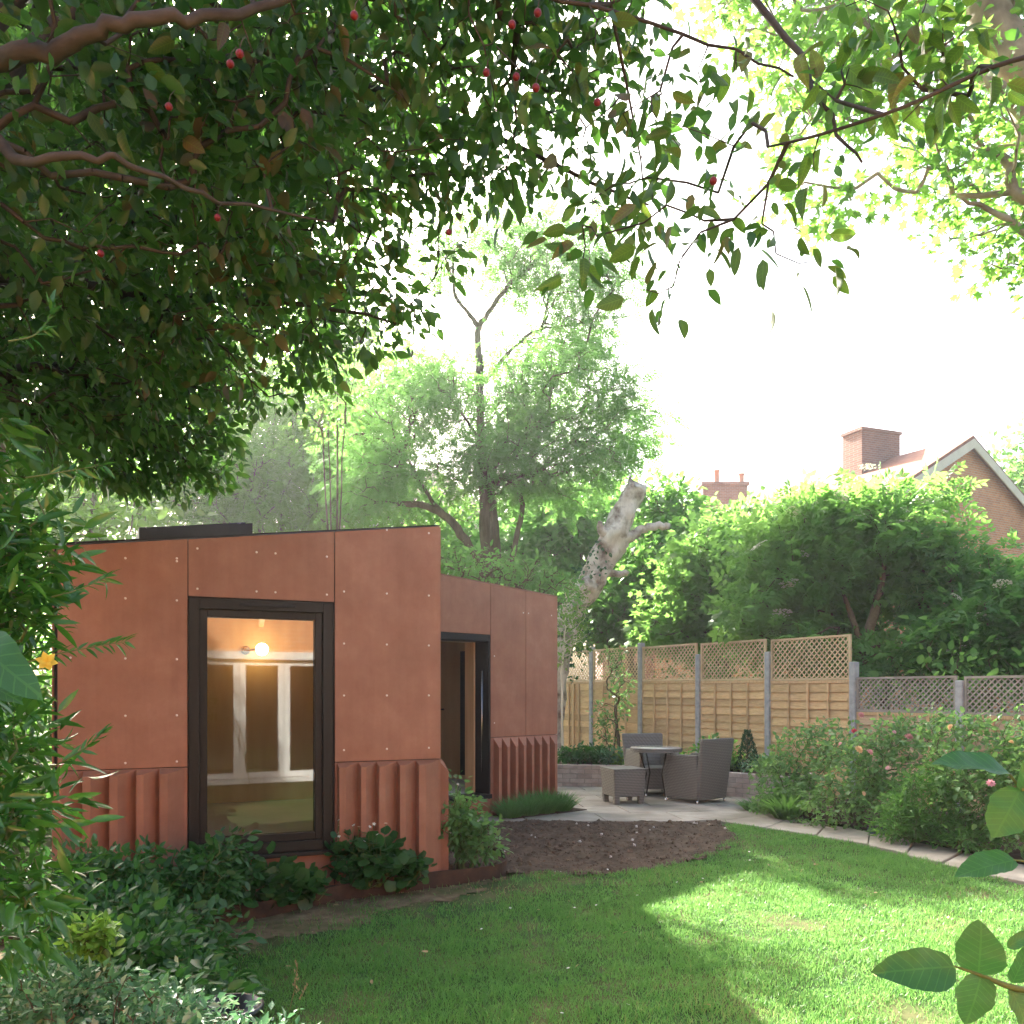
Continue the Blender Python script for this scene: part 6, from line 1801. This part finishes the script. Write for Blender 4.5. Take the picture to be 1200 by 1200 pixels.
# lavender by the doorway wall
for i, (s, o, h, lab) in enumerate(((0.98, 0.30, 0.30, 'nearest lavender clump beside the studio doorway'), (1.25, 0.32, 0.36, 'second lavender clump from the doorway along the terrace wall'), (1.52, 0.34, 0.38, 'third lavender clump from the doorway, at the far wall end'), (1.80, 0.34, 0.33, 'last lavender clump at the far studio corner'))):
    q = wd.pt(s, 0.10, o)
    tuft('lavender', lab, (q[0], q[1], 0.10), 520, h * 0.85, 1.1, M['lavender'], 'lavender', 'lavender clumps by the studio doorway', 0.12, 0.9)
MB().prism([tuple(wd.pt(s_, 0, o_)[:2]) for s_, o_ in ((0.92, 0.06), (2.1, 0.06), (2.1, 0.52), (0.92, 0.42))][::-1], 0.095, 0.108).build('lavender_bed', M['soil'])['kind'] = 'structure'

# ------------------------------------------------------------------ raised bed plants
for i, (px, py, Y, r, h, m_, tp, sz, lab) in enumerate((
        (672, 885, 14.0, .32, .22, 'nettle', T_OVAL, .08, 'low green plant at the studio end of the raised bed'), (700, 885, 13.9, .30, .26, 'geranium', T_OVAL, .08, 'leafy green plant behind the footstool in the raised bed'),
        (722, 888, 13.7, .26, .2, 'pale_leaf', T_OVAL, .07, 'pale leaved plant above the raised bed brickwork near the table'), (737, 886, 13.6, .2, .2, 'lime_leaf', T_OVAL, .07, 'yellow leaved plant beside the back chair'),
        (797, 884, 13.3, .22, .22, 'lime_leaf', T_OVAL, .07, 'yellow green leafy plant glimpsed over the table top'),
        (838, 866, 13.0, .28, .45, 'elder_dark', T_OVAL, .08, 'bushy shrub behind the armchair back'), (856, 893, 12.7, .16, .2, 'elder', T_OVAL, .06, 'bright green low plant left of the small conifer'),
        (888, 896, 12.45, .22, .18, 'pale_leaf', T_OVAL, .05, 'pale flowering plant right of the small conifer'), (905, 893, 12.3, .2, .2, 'rose_leaf', T_OVAL, .06, 'leafy plant at the end of the raised bed'))):
    b = P(px, 0, Y)
    shrub('bed_plant', lab, (b[0], Y, .41), [(b[0], Y, .41 + h * .5, r, r * .7, h * .5)], 70, 8, 0.05, sz, tp, M[m_], M['stem'], 'plant', n_stems=4, group='plants in the raised bed')
b = P(876, 0, 12.6)
cr = thing('dwarf_conifer', 'small dark conical conifer in the raised bed', 'conifer', (b[0], 12.6, .40))
MB().tube([(b[0], 12.6, .40), (b[0], 12.6, .95)], [.02, .005], 6).build('trunk', M['twig'], cr)
n = 1500; t_ = RNG.random(n) ** 1.3; a = RNG.random(n) * 6.283; r = (0.02 + .16 * (1 - t_) ** 0.8) * np.sqrt(RNG.uniform(.5, 1, n))
pos = np.stack([b[0] + r * np.cos(a), 12.6 + r * np.sin(a), .43 + t_ * .56], 1)
leaves_obj('crown', pos, np.stack([np.cos(a) * .6, np.sin(a) * .6, np.ones(n)], 1) + RNG.normal(0, .2, (n, 3)), RNG.normal(0, 1, (n, 3)), RNG.uniform(.03, .06, n), T_DIA_N, M['conifer'], cr, True)

# ------------------------------------------------------------------ rose border on the right
pinkf, redf, peachf = flower_mesh('flower', M['pink'], 9, 3, 0.3, 0.8), flower_mesh('flower', M['redpink'], 9, 3, 0.3, 0.8), flower_mesh('flower', M['peach'], 9, 3, 0.3, 0.8)
def rose(label, px, Y, blobs, n, flowers, m_='rose_leaf', size=0.052, name='rose_bush', cat='rose bush'):
    b = P(px, 0, Y); z0 = float(gz(0, Y)) + .03
    root, A, tips = shrub(name, label, (b[0], Y, z0), blobs, n, 8, 0.062, size, T_OVAL_BROAD, M[m_], M['stem'], cat, n_stems=8, r_tip=0.0014, gap=0.26, gapf=6.0, seed=int(px), base_r=0.2)
    for (fx, fy, fY, me, s) in flowers:
        put('flower', me, root, P(fx, fy, fY), s * 0.88, (random.uniform(.5, 1.3), random.uniform(-.3, .3), random.uniform(0, 6)))
    return root
rose('loose pale green rose with a red bloom next to the raised bed end', 925, 10.5,
     [E(915, 915, 10.4, 34, 34, .35), E(945, 890, 10.4, 40, 40, .35), E(905, 945, 10.2, 24, 16, .25), E(970, 870, 10.4, 30, 26, .3), E(940, 935, 10.1, 34, 22, .3)], 330,
     [(1001, 857, 9.78, redf, 0.088), (940, 870, 9.78, pinkf, 0.062), (976, 905, 9.58, peachf, 0.062)])
rose('full rose bush with many pink blooms in front of the low fence', 1005, 9.6,
     [E(1000, 905, 9.5, 48, 48, .4), E(1040, 890, 9.5, 40, 44, .4), E(985, 940, 9.2, 38, 28, .3), E(1030, 935, 9.2, 40, 30, .35), E(1060, 870, 9.6, 36, 32, .3), E(1050, 845, 9.6, 20, 20, .2)], 460,
     [(1006, 879, 8.68, peachf, 0.119), (1019, 882, 8.68, pinkf, 0.106), (1065, 864, 8.68, pinkf, 0.112), (1090, 858, 8.78, pinkf, 0.100), (1085, 868, 8.68, pinkf, 0.100), (1094, 869, 8.68, pinkf, 0.094), (1009, 838, 9.18, pinkf, 0.088), (1012, 930, 8.58, peachf, 0.062), (1060, 915, 8.58, peachf, 0.062), (1040, 900, 8.7, pinkf, .06), (985, 872, 8.9, pinkf, .06), (1112, 880, 8.6, pinkf, .06), (1048, 858, 8.9, pinkf, .055)])
rose('tall leafy rose beside the near path edge with a single pink bloom', 1150, 8.2,
     [E(1130, 880, 8.3, 46, 44, .35), E(1175, 890, 8.2, 40, 50, .35), E(1150, 920, 8.0, 50, 40, .35), E(1190, 950, 7.7, 36, 46, .3), E(1110, 860, 8.6, 30, 26, .3), E(1215, 900, 7.8, 40, 80, .4)], 480,
     [(1161, 918, 7.18, pinkf, 0.094), (1114, 852, 7.98, peachf, 0.075), (1185, 870, 7.38, peachf, 0.062)])
b = P(1090, 0, 8.6)
shrub('catmint_clump', 'soft feathery green clump spilling over the path edge', (b[0], 8.6, .1),
      [E(1095, 945, 8.5, 50, 44, .35), E(1060, 965, 8.5, 34, 28, .25), E(1125, 975, 8.2, 36, 24, .25), E(1110, 915, 8.6, 30, 26, .25), E(1150, 990, 7.9, 26, 16, .2)], 520, 12, 0.05, 0.06, T_DIA_N, M['elder_dark'], M['stem'], 'plant', n_stems=16, r_tip=.0014, base_r=.35)
b = P(925, 0, 10.0)
tuft('grass_tuft', 'bright green grassy tuft at the inner corner of the rose bed', (P(921, 0, 9.9)[0], 9.9, .1), 420, .33, 1.0, M['elder'], 'plant', None, .12, 2.2)
tuft('grass_tuft', 'blue green low tuft beside the end of the raised wall', (P(893, 0, 10.6)[0], 10.6, .1), 320, .2, 1.6, M['lavender'], 'plant', None, .2, 2.2)
b = P(960, 0, 9.55)
shrub('violet_plant', 'small leafy plants at the soil edge of the path', (b[0], 9.55, .1), [E(950, 966, 9.4, 14, 7, .1), E(935, 963, 9.6, 10, 6, .1), E(985, 975, 9.2, 14, 7, .1)], 50, 6, .03, .045, T_OVAL, M['rose_leaf'], M['stem'], 'plant', n_stems=3)

# ------------------------------------------------------------------ near twigs at the lower right
nb = (1.05, 1.15, 0.0)
tw = thing('dogwood_shrub', 'near shrub with broad smooth leaves reaching in at the lower right', 'shrub', nb)
for pts, r0 in (([np.array(nb), (0.98, 1.12, .6), P(1330, 1190, 1.06), P(1260, 1172, 1.03), P(1190, 1158, 1.0), P(1150, 1143, 1.0), P(1118, 1132, 1.0)], .010),
                ([(0.98, 1.12, .6), (0.92, 1.1, 1.0), P(1300, 1010, 1.06), P(1240, 960, 1.03), P(1200, 927, 1.0), P(1182, 906, 1.0)], .007), ([P(1300, 1010, 1.06), P(1240, 1012, 1.03), P(1188, 1008, 1.0)], .003)):
    sp = subdiv(pts, 5); MB().tube(sp, np.linspace(r0, .0011, len(sp)), 7).build('stem', M['stem'], tw, True)
for a_, b_, u_, w_ in (((1183, 906), (1098, 886), (0.1, -.55, .85), .85), ((1196, 924), (1168, 980), (-.3, -.9, .25), 1.45), ((1190, 1008), (1122, 1021), (.1, -.6, .8), .85), ((1119, 1133), (1030, 1137), (.05, -.85, .5), .95),
                       ((1146, 1143), (1154, 1085), (-.2, -.9, .35), 1.5), ((1150, 1142), (1136, 1202), (.1, -.95, .3), 1.45), ((1182, 1155), (1212, 1208), (.3, -.9, .3), 1.1), ((1186, 1152), (1212, 1104), (.2, -.9, .4), 1.0), ((1200, 928), (1222, 870), (.3, -.9, .2), 1.2),
                       ((1180, 1110), (1215, 1090), (.1, -.8, .6), .7)):
    near_leaf(tw, P(a_[0], a_[1], 1.0), P(b_[0], b_[1], 0.985), u_, w_)
# fallen leaves and daisies on the lawn
fp = np.stack([RNG.uniform(-1.5, 4, 60), RNG.uniform(3.8, 8.5, 60)], 1); fp = fp[inside(fp, LAWN)]
tag(leaves_obj('fallen_leaves', np.column_stack([fp, lawn_z(fp[:, 0], fp[:, 1]) + .03]), RNG.normal(size=(len(fp), 3)) * [1, 1, .2], RNG.normal(0, .3, (len(fp), 3)) + [0, 0, 1], RNG.uniform(.03, .055, len(fp)), T_OVAL, M['straw']), 'few dry fallen leaves lying on the lawn', 'leaves', kind='stuff')
fp = np.stack([RNG.uniform(-1.2, 3.5, 18), RNG.uniform(3.9, 8, 18)], 1); fp = fp[inside(fp, LAWN)]
tag(leaves_obj('daisies', np.column_stack([fp, lawn_z(fp[:, 0], fp[:, 1]) + .045]), RNG.normal(size=(len(fp), 3)) * [1, 1, .1], RNG.normal(0, .3, (len(fp), 3)) + [0, -.3, 1], np.full(len(fp), .018), T_ROUND, M['white']), 'tiny white daisies dotted over the lawn', 'daisies', kind='stuff')
# seed stalk in the lawn
q = G(338, 1190); gs = thing('seed_stalk', 'single dry seeding stalk standing up from the near lawn', 'plant', (q[0], q[1], 0.0))
Y_ = float(q[1])
MB().tube([q, P(345, 1160, Y_), P(349, 1128, Y_)], .0022, 5).build('stalk', M['straw'], gs)
pos = np.array([P(347 + 2 * math.sin(k), 1165 - k * 2.2, Y_) for k in range(18)] + [P(352 + k * .9, 1172 - k * 1.8, Y_) for k in range(10)])
leaves_obj('seed_head', pos, RNG.normal(0, .3, (len(pos), 3)) + [0, 0, 1], RNG.normal(0, 1, (len(pos), 3)), np.full(len(pos), .022), T_DIA, M['straw'], gs)

# ------------------------------------------------------------------ sunlit hazy air
HZ = 0.0011
if HZ > 0:
    hz = MB().box(-60, 60, -9, 62, -1.1, 22).build('haze', None)
    tag(hz, 'faint sunlit haze hanging over the garden', 'haze', kind='stuff')
    m = bpy.data.materials.new('air'); m.use_nodes = True
    nt = m.node_tree; nt.nodes.remove(nt.nodes['Principled BSDF'])
    pv = nt.nodes.new('ShaderNodeVolumePrincipled')
    pv.inputs['Color'].default_value = (0.95, 0.96, 1.0, 1)
    pv.inputs['Density'].default_value = HZ
    pv.inputs['Anisotropy'].default_value = 0.6
    nt.links.new(pv.outputs[0], nt.nodes['Material Output'].inputs['Volume'])
    hz.data.materials.append(m)
